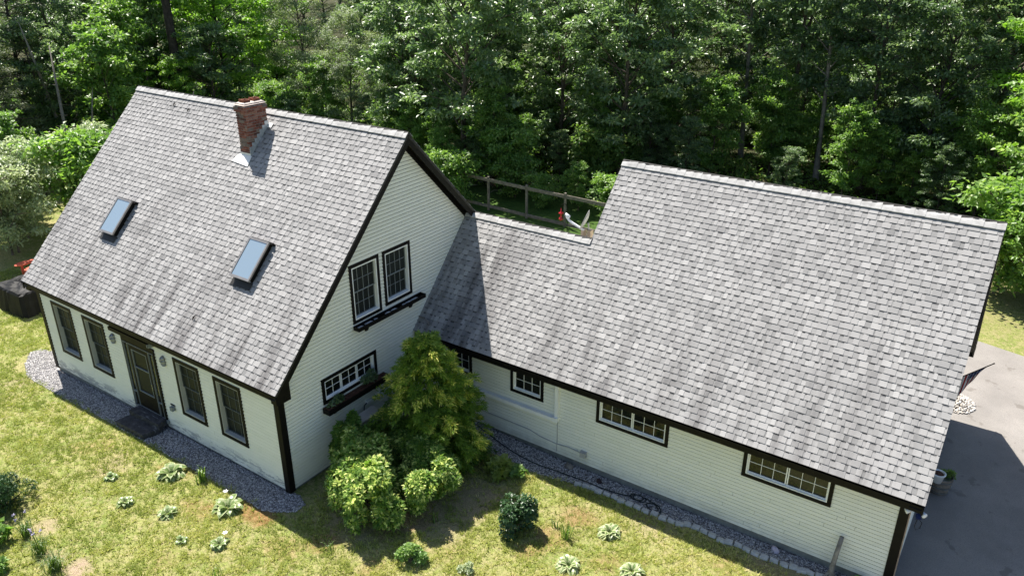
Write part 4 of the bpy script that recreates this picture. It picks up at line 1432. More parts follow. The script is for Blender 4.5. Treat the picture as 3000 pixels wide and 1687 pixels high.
# hummingbird feeder on a hook pole
fd = empty('bird_feeder', (-1.7, 9.5, -.2), 'small red hummingbird feeder hanging from a thin hook in the back yard', 'bird feeder')
b = MB()
b.tube(bez([(-1.45, 9.5, -.2), (-1.45, 9.5, 1.8), (-1.46, 9.5, 2.45), (-1.56, 9.5, 2.62), (-1.68, 9.5, 2.56), (-1.71, 9.5, 2.47)], 6), .012, 6)
b.build('hook_pole', M_TRIM, fd)
b = MB()
b.lathe((-1.71, 9.5, 2.0), [(.0, .43), (.012, .42), (.02, .3), (.08, .27), (.09, .24), (.04, .235)], 18)
b.build('canopy', M_REDGL, fd, smooth=True)
b = MB()
b.lathe((-1.71, 9.5, 2.0), [(.035, .235), (.04, .1), (.07, .075), (.08, .04), (.06, .0), (0, -.005)], 18)
b.build('reservoir', M_REDGL, fd, smooth=True)

# fence
fe = empty('rail_fence', (-6.2, 14.2, -.2), 'weathered grey wooden rail fence between back yard and woods', 'fence')
FP = [(-10.2, 14.4), (-8.37, 14.3), (-6.26, 14.2), (-4.3, 14.15), (-2.2, 14.1), (-.1, 14.05), (2.0, 14.0), (4.1, 13.95)]
FH = 1.27
for x, y in FP:
    b = MB(); b.box(x - .042, x + .042, y - .042, y + .042, -.3, FH + .06); b.build('post', M_WOODGREY, fe)
for (x0, y0), (x1, y1) in zip(FP[:-1], FP[1:]):
    for z, h in ((FH - .08, .14), (-.02, .13)):
        b = MB(); b.beam((x0 + .052, y0 - .03, z), (x1 - .052, y1 - .03, z), .04, h); b.build('rail', M_WOODGREY, fe)

# half-barrel planter with pot
br = empty('barrel_planter', (11.42, 4.3, -.3), 'weathered half barrel planter standing on the shaded driveway by the garage', 'planter')
b = MB()
b.lathe((11.42, 4.3, -.3), [(.0, 0), (.19, 0), (.225, .2), (.25, .42), (.225, .42), (.21, .36), (0, .35)], 22)
b.build('barrel', M_WOODGREY, br)
b = MB()
for z, r in ((.06, .205), (.2, .23), (.36, .248)):
    b.lathe((11.42, 4.3, -.3 + z), [(r - .006, -.02), (r + .006, -.02), (r + .009, .02), (r - .006, .02)], 22)
b.build('hoop', M_PEWTER, br)
b = MB(); b.lathe((11.42, 4.3, .03), [(.2, 0), (.19, .03), (0, .05)], 18); b.build('soil', M_SOIL, br)
pt = empty('flower_pot', (11.36, 4.08, .08), 'white rimmed pot of dark moss resting on the half barrel', 'flower pot')
b = MB(); b.lathe((11.36, 4.08, .06), [(0, 0), (.09, 0), (.13, .2), (.145, .21), (.145, .235), (.12, .235), (.115, .2), (0, .19)], 20); b.build('pot', M_DISHW, pt, smooth=True)
b = MB(); b.lathe((11.36, 4.08, .25), [(.115, 0), (.09, .035), (0, .05)], 16); b.build('soil', M_SOIL, pt)

# flag
fg = empty('flag', (11.13, 6.0, 1.65), 'striped red and white flag with blue canton hanging from an angled pole on the garage', 'flag')
b = MB()
A, B = Vector((11.12, 6.0, 1.62)), Vector((11.80, 6.0, 2.28))
b.tube([A, B], .012, 8); b.lathe(B, [(0, -.02), (.022, 0), (0, .025)], 10)
b.build('pole', M_TRIM, fg)
b = MB()
nu_, nv_ = 26, 26
def fp(u, v):
    p = A.lerp(B, .86 - u * .80)
    fold = .035 * math.sin(u * 16 + v * 1.5) * (v ** .7)
    sw = v * (.20 + .5 * u)
    pull = .12 * v * (1 - u)
    return (p.x - pull + .0, p.y + fold - .03 * v, p.z - sw)
for i in range(nu_):
    for j in range(nv_):
        u0, u1, v0, v1 = i / nu_, (i + 1) / nu_, j / nv_, (j + 1) / nv_
        stripe = int((i + .5) / nu_ * 13) % 2
        mt = 2 if (u0 < .54 and v0 < .4) else stripe
        if mt == 2 and (i % 3 == 1) and (j % 3 == 1): mt = 1
        b.face([fp(u0, v0), fp(u1, v0), fp(u1, v1), fp(u0, v1)], mt)
b.build('cloth', [M_FRED, M_FWHITE, M_FBLUE], fg)

# stick and leaves on the roofs
b = MB()
gzf = lambda y: GE_Z + GS * (y - GE_Y)
b.tube([(-.22, .28, gzf(.28) + .05), (-.08, .27, gzf(.27) + .06), (.08, .24, gzf(.24) + .05), (.17, .19, gzf(.19) + .05)], [.018, .016, .014, .01], 6)
b.tube([(.08, .24, gzf(.24) + .05), (.2, .24, gzf(.24) + .06)], [.01, .005], 5)
setp(b.build('fallen_stick', M_BARKG), 'short broken branch lying on the breezeway roof beside the gable wall', 'stick')
for i, (x, y, lb) in enumerate(((-8.27, -.24, 'dark dead leaf stuck on the main roof just below the ridge, left one'), (-7.57, -.30, 'dark dead leaf stuck on the main roof just below the ridge, right one'), (-3.32, -3.8, 'tiny dark leaf lying low on the main roof near the front eave'))):
    b = MB()
    z = rz_(y)
    c0 = Vector((x, y, z)) + nn * .03
    s = .05
    us_ = Vector(usM)
    b.face([c0 - us_ * s * 1.6, c0 + Vector((s * .6, 0, 0)) + nn * .015, c0 + us_ * s * 1.6, c0 - Vector((s * .6, 0, 0)) + nn * .02])
    setp(b.build('dead_leaf', M_TRIM), lb, 'leaf')


# ------------------------------------------------------------------ vegetation tools (numpy)
def norm(a): return a / (np.linalg.norm(a, axis=-1, keepdims=True) + 1e-9)


def leaf_geo(P, D, Nn, L, Wd, fold=0.25):
    """diamond leaves: P base, D direction, Nn normal, L length (n,), Wd width (n,)"""
    S = norm(np.cross(D, Nn))
    U = norm(np.cross(S, D))
    L = np.asarray(L)[:, None]; Wd = np.asarray(Wd)[:, None]
    m = P + D * L * 0.45
    V = np.stack([P, m + S * Wd * .5 + U * Wd * fold, P + D * L, m - S * Wd * .5 + U * Wd * fold], 1)
    k = len(P)
    F = (np.array([[0, 1, 2], [0, 2, 3]])[None] + (np.arange(k) * 4)[:, None, None]).reshape(-1, 3)
    return V.reshape(-1, 3), F


def clusters_to_leaves(C, R, per, L, Wd, r, up=0.7, outw=None, flat=0.5, tone=None, droop=0.15, face=0.0):
    k = len(C)
    idx = np.repeat(np.arange(k), per)
    m_ = len(idx)
    off = r.normal(0, 1, (m_, 3)); off = norm(off) * (r.random((m_, 1)) ** 0.45)
    off[:, 2] *= flat
    P = C[idx] + off * R[idx][:, None]
    D = norm(off * np.array([1, 1, .5]) + r.normal(0, .45, (m_, 3)) + np.array([0, 0, -droop]))
    Nn = norm(np.array([0, 0, up]) + off * .3 + r.normal(0, .3, (m_, 3)))
    ln = L * r.uniform(.7, 1.3, m_); wd = Wd * r.uniform(.75, 1.25, m_)
    V, F = leaf_geo(P, D, Nn, ln, wd)
    tt = (tone[idx] if tone is not None else np.full(m_, .5)) + r.normal(0, .1, m_)
    return V, F, np.repeat(np.clip(tt, 0, 1), 2)


def tree_meshes(name, seed, H, cb, R, nl, per, L, Wd, lmat, bmat, r0=0.16, profile=None, cr=.55, sub=5, rise=.5, lean=0.05, flat=.5, droop=.15, barelow=0, forks=1, dens=1.0):
    """returns (trunk mesh, crown mesh) at origin"""
    r = np.random.default_rng(seed)
    if profile is None: profile = lambda t: math.sin(math.pi * min(1, .12 + t * .86)) ** .6
    tb = MB()
    trunks = []
    for f in range(forks):
        a = r.uniform(0, 6.28); ln = lean + .06 * f
        pts = []
        for i in range(9):
            t = i / 8
            pts.append(Vector((math.cos(a) * ln * H * t ** 1.4 + r.normal(0, .04) * (i > 0) + .25 * f, math.sin(a) * ln * H * t ** 1.4 + r.normal(0, .04) * (i > 0), H * .96 * t)))
        trunks.append(pts)
        tb.tube(pts, [r0 * (1.35 if i == 0 else 1) * (1 - .88 * i / 8) for i in range(9)], 8)
    C, Rr, tn = [], [], []
    ga = r.uniform(0, 6.28)
    for i in range(nl):
        t = (i + r.uniform(0, 1)) / nl
        h = cb + (H * .95 - cb) * t
        pts = trunks[i % forks]
        q = h / (H * .96) * 8
        k = min(7, int(q)); b0 = pts[k].lerp(pts[k + 1], q - k)
        ga += 2.4 + r.normal(0, .35)
        ll = R * profile(t) * r.uniform(.65, 1.15)
        el = rise * (1 - .3 * t) + r.normal(0, .15) + t * .5
        d = Vector((math.cos(ga) * math.cos(el), math.sin(ga) * math.cos(el), math.sin(el)))
        tip = b0 + d * ll
        mid = b0 + d * ll * .5 + Vector((0, 0, .06 * ll))
        tb.tube([b0, mid, tip], [r0 * .38 * (1 - .6 * t), r0 * .22 * (1 - .5 * t), .012], 5, cap=False)
        shade = r.uniform(.25, .75)
        ns = max(2, int(sub * (ll / R + .25)))
        for j in range(ns):
            u = r.uniform(.3, 1.05) if j else 1.0
            p = (b0.lerp(mid, u * 2) if u < .5 else mid.lerp(tip, u * 2 - 1))
            sd = Vector((r.normal(), r.normal(), r.normal(0, .5))).normalized()
            sl = ll * .32 * r.uniform(.3, 1) + .15
            e = p + sd * sl
            if sl > .5: tb.tube([p, e], [.02, .006], 4, cap=False)
            C.append(e); Rr.append(cr * r.uniform(.6, 1.25)); tn.append(np.clip(shade + r.normal(0, .15), 0, 1))
            if r.random() < .8:
                C.append(p + (e - p) * .5); Rr.append(cr * .7 * r.uniform(.6, 1.2)); tn.append(np.clip(shade + r.normal(0, .15), 0, 1))
    C = np.array([tuple(c) for c in C]); Rr = np.array(Rr); tn = np.array(tn)
    V, F, T = clusters_to_leaves(C, Rr, per, L, Wd, r, flat=flat, tone=tn, droop=droop)
    tm = tb.mesh(name + '_trunk', bmat)
    tm.polygons.foreach_set('use_smooth', [True] * len(tm.polygons))
    cm = np_mesh(name + '_crown', V, F, lmat, tone=T)
    return tm, cm


def make_tree(kind, meshes, loc, rz, s, label, group, cat='tree'):
    e = empty(kind, loc, label, cat, group, rz, s)
    obj('trunk', meshes[0], e)
    obj('crown', meshes[1], e)
    return e


conef = lambda t: max(.06, (1 - t) ** .8)
T = {}
T['oakA'] = tree_meshes('oak', 1, 11.5, 1.2, 4.3, 40, 74, .30, .15, L_OAK, M_BARK, .17, sub=3, cr=.72, flat=.36)
T['oakB'] = tree_meshes('oak', 2, 12.5, 1.6, 3.9, 42, 74, .28, .14, L_OAK, M_BARK, .16, sub=3, cr=.68, flat=.36)
T['oakC'] = tree_meshes('oak', 22, 13, 2.4, 4.6, 44, 74, .32, .16, L_OAK, M_BARK, .19, sub=3, cr=.75, flat=.34, lean=.08)
T['maple'] = tree_meshes('maple', 3, 12, 2.2, 4.3, 44, 60, .24, .19, L_MAPLE, M_BARKD, .16, sub=4, rise=.25, flat=.26, cr=.74)
T['grey'] = tree_meshes('willow', 4, 12, .8, 3.6, 42, 110, .18, .055, L_GREY, M_BARK, .14, sub=4, cr=.66, droop=.3, flat=.5)
T['darkA'] = tree_meshes('dark', 5, 15, 1.2, 4.0, 44, 70, .30, .14, L_DARK, M_BARKD, .19, sub=3, cr=.72, flat=.36)
T['darkB'] = tree_meshes('dark', 6, 15, 2.0, 4.0, 42, 70, .27, .15, L_DARK, M_BARK, .17, sub=3, cr=.70, flat=.36)
T['slimA'] = tree_meshes('slim', 7, 16, 3.4, 2.6, 30, 60, .28, .14, L_DARK, M_BARKG, .13, sub=3, cr=.6, lean=.07, flat=.36)
T['slimB'] = tree_meshes('slim', 8, 16, 4.2, 2.4, 26, 60, .26, .14, L_OAK, M_BARK, .12, sub=3, cr=.6, lean=.05, forks=2, flat=.36)
T['hem'] = tree_meshes('hemlock', 9, 15, .8, 3.4, 76, 80, .16, .042, L_HEM, M_BARKD, .17, profile=conef, sub=4, rise=-.12, flat=.24, droop=.35, cr=.6)
T['bushA'] = tree_meshes('bush', 10, 2.3, .15, 1.35, 26, 34, .15, .085, L_BUSH, M_BARK, .03, sub=4, cr=.34, rise=.7, forks=2)
T['bushB'] = tree_meshes('bush', 11, 2.0, .1, 1.4, 26, 34, .17, .08, L_UNDER, M_BARK, .03, sub=4, cr=.36, rise=.6, forks=2)
T['pale'] = tree_meshes('pale', 12, 2.6, .15, 1.7, 38, 50, .13, .06, L_PALEB, M_BARK, .035, sub=5, cr=.36, rise=.8, forks=2)
T['sap'] = tree_meshes('sapling', 13, 7.5, .8, 2.2, 30, 40, .22, .13, L_BUSH, M_BARK, .07, sub=5, cr=.42)

# forest: individually described trees
GF = 'trees of the woods behind the house'
TREES = [
    ('hemlock', 'hem', (-29.1, 3.9), .75, 'dark feathery hemlock at the far left edge of the woods'),
    ('hemlock', 'hem', (-32.4, 6.4), .85, 'second dark hemlock just right of the leftmost one'),
    ('broadleaf_tree', 'darkB', (-34.0, 9.6), .7, 'dark leafy tree above the left end of the house ridge'),
    ('young_tree', 'sap', (-27.6, 8.6), .95, 'light green young tree standing left of the house ridge end'),
    ('young_tree', 'sap', (-30.5, 10.8), 1.05, 'loose green sapling in front of the dark trunk left of the bright maple'),
    ('maple_tree', 'maple', (-29.6, 17.0), .82, 'bright yellow green maple rising behind the chimney'),
    ('maple_tree', 'maple', (-33.0, 15.0), .78, 'yellow green maple left of the one behind the chimney'),
    ('willow_tree', 'grey', (-26.6, 20.6), .82, 'fine leaved grey green tree right of the chimney maple'),
    ('willow_tree', 'grey', (-22.2, 19.6), .62, 'smaller grey green tree between chimney and gable peak'),
    ('oak_tree', 'oakA', (-16.4, 18.6), .7, 'leafy oak directly behind the gable peak'),
    ('oak_tree', 'oakB', (-18.6, 20.6), .8, 'tall oak left of the gable peak, lit on its top leaves'),
    ('oak_tree', 'oakA', (-15.4, 24.0), .95, 'oak standing behind the gable peak oak, deeper in the woods'),
    ('oak_tree', 'oakB', (-9.6, 22.4), .82, 'broad oak behind the brush pile and the fence'),
    ('broadleaf_tree', 'darkA', (-8.6, 26.5), .75, 'dark green tree above the left end of the garage ridge'),
    ('broadleaf_tree', 'oakA', (-5.2, 26.4), .85, 'full green tree just right of the garage ridge left end'),
    ('slender_tree', 'slimA', (-2.2, 29.5), 1.0, 'slender tall tree with a bare grey trunk above the garage ridge'),
    ('slender_tree', 'slimB', (.5, 28.4), 1.0, 'twin stemmed slender tree above the middle of the garage ridge'),
    ('slender_tree', 'slimA', (2.4, 27.6), .95, 'thin leaning tree right of the twin stemmed one'),
    ('broadleaf_tree', 'darkB', (4.6, 27.2), .72, 'dark leafy tree behind the right half of the garage ridge'),
    ('broadleaf_tree', 'darkA', (7.2, 26.0), .66, 'dark dense tree above the right end of the garage ridge'),
    ('broadleaf_tree', 'darkB', (9.6, 29.6), 1.05, 'shaded tall tree near the right edge of the woods'),
    ('oak_tree', 'oakC', (-12.2, 17.2), .86, 'oak leaning over the left end of the wooden fence'),
    ('oak_tree', 'oakC', (-5.6, 21.5), .75, 'oak behind the fence above the red feeder'),
    ('maple_tree', 'maple', (12.6, 24.5), .8, 'bright lime green maple at the right edge of the photo'),
]
rd = random.Random(77)
for kind, key, (x, y), s, lb in TREES:
    make_tree(kind, T[key], (x, y, -.2), rd.uniform(0, 6.28), s, lb, GF)
# lone dark trunk with high crown left of the maple
tb = MB()
tb.tube([(-28.7, 13.2, -.3), (-28.9, 13.3, 3), (-29.4, 13.6, 8), (-29.6, 13.8, 15)], [.34, .27, .22, .06], 9)
for i in range(16):
    z = rd.uniform(1.5, 9); a = rd.uniform(0, 6.28); l = rd.uniform(.4, 1.3)
    tb.tube([(-28.9 - z * .07, 13.3 + z * .04, z), (-28.9 - z * .07 + math.cos(a) * l, 13.3 + z * .04 + math.sin(a) * l, z + rd.uniform(-.2, .3))], [.03, .008], 4)
tt = empty('pine_tree', (-28.7, 13.2, -.3), 'tall pine with a thick dark bare trunk left of the bright maple', 'tree', GF)
tb.build('trunk', M_BARKD, tt, smooth=True)
cm = T['hem'][1]
o = obj('crown', cm, tt); o.location = (-.8, .5, 9); o.scale = (.9, .9, .6)
# dead leaning trees at left
for (x, y, h, lx, ly, lb) in ((-27.0, 5.6, 6.5, -1.2, .8, 'bare grey dead tree leaning at the left among dark hemlocks'), (-25.6, 8.8, 3.4, 1.1, .6, 'broken pale dead stem in front of the woods left of the roof'), (-16.0, 20.2, 3.6, .5, .2, 'dead grey stem with bare twigs below the oak behind the gable')):
    e = empty('dead_tree', (x, y, -.2), lb, 'tree', GF)
    b = MB()
    b.tube([(0, 0, -.1), (lx * .3, ly * .3, h * .35), (lx * .65, ly * .65, h * .7), (lx, ly, h)], [.11, .085, .06, .015], 7)
    for i in range(14):
        t = rd.uniform(.25, .95); a = rd.uniform(0, 6.28); l = rd.uniform(.4, 1.4) * (1.1 - t)
        p = Vector((lx * t, ly * t, h * t))
        b.tube([p, p + Vector((math.cos(a) * l, math.sin(a) * l, rd.uniform(-.3, .5) * l))], [.02, .005], 4)
    b.build('trunk', M_BARKG, e, smooth=True, keep=False)
    DT = e if h > 6 else DT
for (x, y, s, z) in ((-29.5, 2.0, .9, 1.2), (-31.0, 7.6, 1.15, 2.7), (-27.9, 7.0, .7, 4.1), (-30.0, 12.4, 1.0, .4), (-25.9, 11.2, .6, 5.2), (-33.5, 4.4, 1.3, 3.3)):
    c = copy_tree(DT); c.location = (x, y, -.2); c.rotation_euler = (0, 0, z); c.scale = (s, s, s)
    setp(c, 'bare grey dead tree half hidden among the leafy trees at the left', 'tree', 'dead trees in the left woods')

# deeper rows of the woods
DEEP = 'dark green tree standing deep in the woods behind the front row of trees'
keys = ['oakA', 'darkB', 'oakB', 'maple', 'oakC', 'grey', 'darkA', 'oakB', 'sap', 'oakA', 'hem', 'darkB']
k = 0
for d_, step, s0 in ((47, 3.6, .50), (52, 4.0, .58), (58, 4.3, .64), (65, 4.8, .72), (74, 5.4, .82), (86, 6.4, .92), (100, 7.4, 1.0), (120, 9, 1.15), (150, 11, 1.3)):
    span = math.radians(76)
    nn_ = int(span * d_ / step)
    for i in range(nn_ + 1):
        az = YAW - span / 2 + span * (i + rd.uniform(-.35, .35)) / nn_
        d2 = d_ + rd.uniform(-.04, .04) * d_
        x, y = CAM.x + d2 * math.sin(az), CAM.y + d2 * math.cos(az)
        if d_ < 60 and abs(math.degrees(az) + 49) < 4.5: continue      # little clearing behind the chimney
        if y < 17.5 and x > -22: continue
        key = keys[k % len(keys)]; k += 1
        right = az > YAW + math.radians(6)
        if right and key in ('grey', 'maple'): key = 'darkA'
        s = s0 * rd.uniform(.85, 1.2) * (1.25 if right and rd.random() < .5 else 1.0)
        if key == 'sap': s *= 1.2
        make_tree('broadleaf_tree' if key != 'hem' else 'hemlock', T[key], (x, y, -.2 - (.4 if key == 'oakC' else 0)), rd.uniform(0, 6.28), s,
                  {'hem': 'dark hemlock standing deep in the woods among leafy trees', 'maple': 'yellow green tree standing deep in the woods behind the front trees', 'sap': 'yellow green tree standing deep in the woods behind the front trees', 'grey': 'pale grey green fine leaved tree deep in the woods'}.get(key, DEEP), 'trees deep in the woods')

# undergrowth bushes
GU = 'bushes growing at the foot of the woods'
spots = []
for i in range(150):
    az = YAW + math.radians(rd.uniform(-36, 36))
    d2 = rd.uniform(36, 56)
    x, y = CAM.x + d2 * math.sin(az), CAM.y + d2 * math.cos(az)
    if y < 16.2 and (x > -20 or x > -24 - y * .3): continue
    spots.append((x, y))
for x, y in spots:
    key = rd.choice(('bushA', 'bushB', 'sap', 'sap', 'oakA', 'darkA'))
    s = rd.uniform(.7, 1.4) if key.startswith('bush') else (rd.uniform(.35, .7) if key == 'sap' else rd.uniform(.16, .3))
    make_tree('bush', T[key], (x, y, -.2), rd.uniform(0, 6.28), s, 'green undergrowth bush at the foot of the woods', GU, 'bush')
for i in range(9):      # bright bushes of the clearing behind the chimney
    x, y = -29 - i * 1.3 + rd.uniform(-1, 1), 21 + i * 1.2 + rd.uniform(-2, 2)
    make_tree('bush', T['bushA'], (x, y, -.2), rd.uniform(0, 6.28), rd.uniform(.8, 1.1), 'sunlit yellow green bush in the clearing right of the chimney', 'sunlit bushes in the clearing', 'bush')
# named shrubs at left and right
for x, y, key, s, lb in ((-9.9, 13.8, 'bushA', 1.0, 'leafy bush hiding the left end of the fence by the gable'), (-8.6, 16.4, 'bushA', .8, 'sunlit bush behind the left span of the fence'), (-6.6, 15.8, 'bushA', .6, 'low bush right behind the middle span of the fence'), (-4.9, 16.3, 'sap', .3, 'light green young bush behind the fence above the satellite dish'), (-3.0, 16.0, 'bushA', .8, 'bush behind the right end of the visible fence'), (-12.2, 15.6, 'sap', .4, 'green bush behind the gable left of the fence'), (-20.4, -.3, 'pale', 1.15, 'pale whitish green shrub at the left edge above the black cover'), (-20.0, 2.6, 'bushA', 1.6, 'yellow green shrub right of the pale one, behind the house roof'), (-21.6, 3.6, 'pale', 1.2, 'pale green shrub further back beside the left roof edge'), (-22.0, .6, 'pale', 1.2, 'pale leafy shrub behind the leftmost pale shrub'),
                         (12.5, 15.9, 'sap', .62, 'bright green tall shrub by the lawn at the right edge'), (13.0, 17.8, 'maple', .40, 'lime green small tree rising behind the right hand shrubs'), (11.3, 17.0, 'bushA', 1.5, 'leafy shrub right behind the garage roof corner'), (12.3, 20.0, 'sap', .9, 'green young tree behind the shrubs at the right edge'), (14.2, 16.2, 'bushA', 1.4, 'leafy shrub outermost at the right edge')):
    make_tree('shrub', T[key], (x, y, -.25), rd.uniform(0, 6.28), s, lb, None, 'shrub')
# brush pile of dead branches behind the fence
e = empty('brush_pile', (-11.5, 18.5, -.2), 'heap of dry brown brush behind the wooden fence', 'brush pile')
b = MB()
for i in range(120):
    x, y = rd.gauss(0, 1.3), rd.gauss(0, .7)
    a = rd.uniform(0, 6.28); l = rd.uniform(.5, 1.6)
    z = max(.05, .75 * math.exp(-(x / 1.5) ** 2 - (y / .9) ** 2) + rd.uniform(-.2, .3))
    b.tube([(x, y, z), (x + l * math.cos(a) * .5, y + l * math.sin(a) * .5, z + rd.uniform(-.1, .3)), (x + l * math.cos(a), y + l * math.sin(a), max(.02, z - rd.uniform(.0, .4)))], [.022, .016, .006], 4)
b.build('branches', M_BARKG, e, keep=False)
r = np.random.default_rng(5)
C = np.column_stack([r.normal(0, 1.3, 90), r.normal(0, .75, 90), np.abs(r.normal(.5, .25, 90))])
V, F, TT = clusters_to_leaves(C, np.full(90, .35), 26, .16, .06, r, tone=r.random(90))
obj('dry_leaves', np_mesh('dry_leaves', V, F, L_DEAD, tone=TT), e)

# forest undergrowth carpet (uncountable)
kk = 42000
az = YAW + np.radians(RNG.uniform(-37, 37, kk * 2)); dd = np.sqrt(RNG.uniform(32 ** 2, 85 ** 2, kk * 2))
X, Y = CAM.x + dd * np.sin(az), CAM.y + dd * np.cos(az)
_, _, wm = masks(X, Y)
keep = (wm > .55) & (fbm(X, Y, .35, 90) > .36)
X, Y = X[keep][:kk], Y[keep][:kk]
hgt = np.clip((fbm(X, Y, .6, 95) - .25) * 1.6, .05, 1.2)
C = np.column_stack([X, Y, -.22 + hgt * RNG.random(len(X)) ** .7])
V, F, TT = clusters_to_leaves(C, np.full(len(C), .28), 4, .26, .12, RNG, tone=np.clip(fbm(X, Y, .3, 97) * 1.6 - .3, 0, 1))
setp(obj('undergrowth', np_mesh('undergrowth', V, F, L_UNDER, tone=TT)), 'low leafy undergrowth carpeting the forest floor under the trees', 'undergrowth', kind='stuff')


# ---- garden plants -----------------------------------------------------
def surface_shrub(name, loc, Rx, Ry, H, nros, per, L, Wd, mat, label, seed, cat='shrub', lumps=7, lift=.3, tonef=None, stem=M_BARK):
    """rosettes of leaves on a lumpy dome"""
    r = np.random.default_rng(seed)
    e = empty(name, loc, label, cat)
    sp2 = .55 if lumps < 14 else .82
    lc = np.column_stack([r.uniform(-sp2, sp2, lumps) * Rx, r.uniform(-sp2, sp2, lumps) * Ry, r.uniform(.25, .76, lumps) * H])
    if lumps >= 14: lc[:, 2] *= np.clip(1.12 - .5 * np.hypot(lc[:, 0] / Rx, lc[:, 1] / Ry) ** 2, .3, 1)
    lr = r.uniform(.38, .55, lumps) if lumps < 14 else r.uniform(.15, .30, lumps)
    li = r.integers(0, lumps, nros)
    d = norm(r.normal(0, 1, (nros, 3)) + np.array([0, 0, .35]))
    rad = r.uniform(.55, 1.25 if lumps >= 14 else 1.08, nros) ** .5
    C = lc[li] + d * (lr[li] * rad)[:, None] * np.array([Rx, Ry, H * .62])
    ok = C[:, 2] > .03
    C, d, rad = C[ok], d[ok], rad[ok]
    ax = norm(d + np.array([0, 0, .6]))
    idx = np.repeat(np.arange(len(C)), per)
    m_ = len(idx)
    a = r.uniform(0, 6.28, m_)
    t1 = norm(np.cross(ax, np.array([.3, .5, .8]))); t2 = np.cross(ax, t1)
    rdl = t1[idx] * np.cos(a)[:, None] + t2[idx] * np.sin(a)[:, None]
    el = r.uniform(lift - .25, lift + .45, m_)[:, None]
    D = norm(rdl * np.cos(el) + ax[idx] * np.sin(el))
    Nn = norm(ax[idx] * np.cos(el) - rdl * np.sin(el))
    V, F = leaf_geo(C[idx] + D * .01, D, Nn, L * r.uniform(.7, 1.25, m_), Wd * r.uniform(.8, 1.2, m_), .12)
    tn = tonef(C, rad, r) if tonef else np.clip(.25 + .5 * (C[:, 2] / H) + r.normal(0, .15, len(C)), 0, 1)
    T_ = np.repeat(np.clip(tn[idx] + r.normal(0, .06, m_), 0, 1), 2)
    obj('foliage', np_mesh(name + '_foliage', V, F, mat, tone=T_), e)
    b = MB()
    for p in lc:
        b.tube([(0, 0, -.05), tuple(p * .5), tuple(p)], [.03, .022, .01], 6)
    obj('stems', b.mesh('stems', stem), e)
    return e


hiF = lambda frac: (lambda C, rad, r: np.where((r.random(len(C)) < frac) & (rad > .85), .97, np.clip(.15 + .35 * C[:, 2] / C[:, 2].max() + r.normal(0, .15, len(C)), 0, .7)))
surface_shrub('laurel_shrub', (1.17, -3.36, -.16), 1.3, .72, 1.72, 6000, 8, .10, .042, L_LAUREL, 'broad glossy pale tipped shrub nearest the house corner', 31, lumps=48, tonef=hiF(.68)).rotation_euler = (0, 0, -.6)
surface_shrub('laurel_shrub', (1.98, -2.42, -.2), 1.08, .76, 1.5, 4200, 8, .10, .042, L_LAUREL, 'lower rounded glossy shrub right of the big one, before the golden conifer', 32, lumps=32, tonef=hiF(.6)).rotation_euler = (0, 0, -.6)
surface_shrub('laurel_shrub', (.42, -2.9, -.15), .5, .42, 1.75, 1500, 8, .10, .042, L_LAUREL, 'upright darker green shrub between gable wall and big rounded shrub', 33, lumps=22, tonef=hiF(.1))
surface_shrub('holly_shrub', (4.35, -2.2, -.32), .44, .44, .85, 750, 8, .065, .035, L_MOUND, 'dark green dense mounded shrub alone on the lawn', 34, lumps=9)
surface_shrub('small_shrub', (3.2, -4.1, -.27), .28, .28, .38, 240, 8, .06, .035, L_BUSH, 'small yellow green bush at the bottom edge of the lawn', 35, lumps=6)
surface_shrub('yew_shrub', (-5.0, -7.9, -.16), .62, .62, .80, 2200, 9, .045, .014, L_MOUND, 'dense dark conifer ball at the left edge of the lawn', 36, lumps=9, lift=.6)
surface_shrub('small_shrub', (3.05, -.85, -.25), .32, .28, .42, 110, 8, .13, .07, L_LILY, 'bright yellow green leafy plant beside the golden conifer', 37, cat='plant', lumps=6)
surface_shrub('small_shrub', (3.35, -.65, -.26), .28, .24, .28, 110, 8, .08, .04, L_BUSH, 'low green bushy plant right of the bright leafy one', 38, cat='plant', lumps=5)
surface_shrub('small_shrub', (10.62, .22, -.32), .16, .14, .25, 60, 8, .075, .05, L_BUSH, 'little green plant in the gravel beside the grey log', 39, cat='plant', lumps=4)
surface_shrub('small_shrub', (4.22, -3.68, -.32), .14, .14, .2, 60, 8, .06, .025, L_PALEB, 'small silvery plant at the bottom edge between bushes', 40, cat='plant', lumps=4)
surface_shrub('barrel_plant', (11.52, 4.38, .04), .13, .13, .16, 40, 7, .09, .03, L_UNDER, 'withered brownish plant growing in the half barrel', 41, cat='plant', lumps=4)
surface_shrub('box_plant', (-.12, -2.75, 1.46), .09, .24, .2, 60, 6, .08, .035, L_DARK, 'sparse green plant at the left end of the lower flower box', 42, cat='plant', lumps=4)
surface_shrub('box_plant', (-.12, -1.62, 1.46), .1, .34, .28, 70, 6, .08, .035, L_DARK, 'straggly green plant at the right half of the lower flower box', 43, cat='plant', lumps=4)
surface_shrub('foreground_branch', (-4.0, -8.55, -.15), .3, .3, .35, 60, 6, .14, .10, L_BUSH, 'broad green leaves poking in at the left edge below the conifer ball', 44, cat='plant', lumps=5)
surface_shrub('foreground_branch', (-3.1, -8.98, -.15), .2, .2, .25, 36, 6, .14, .10, L_BUSH, 'broad green leaves in the bottom left corner', 45, cat='plant', lumps=5)

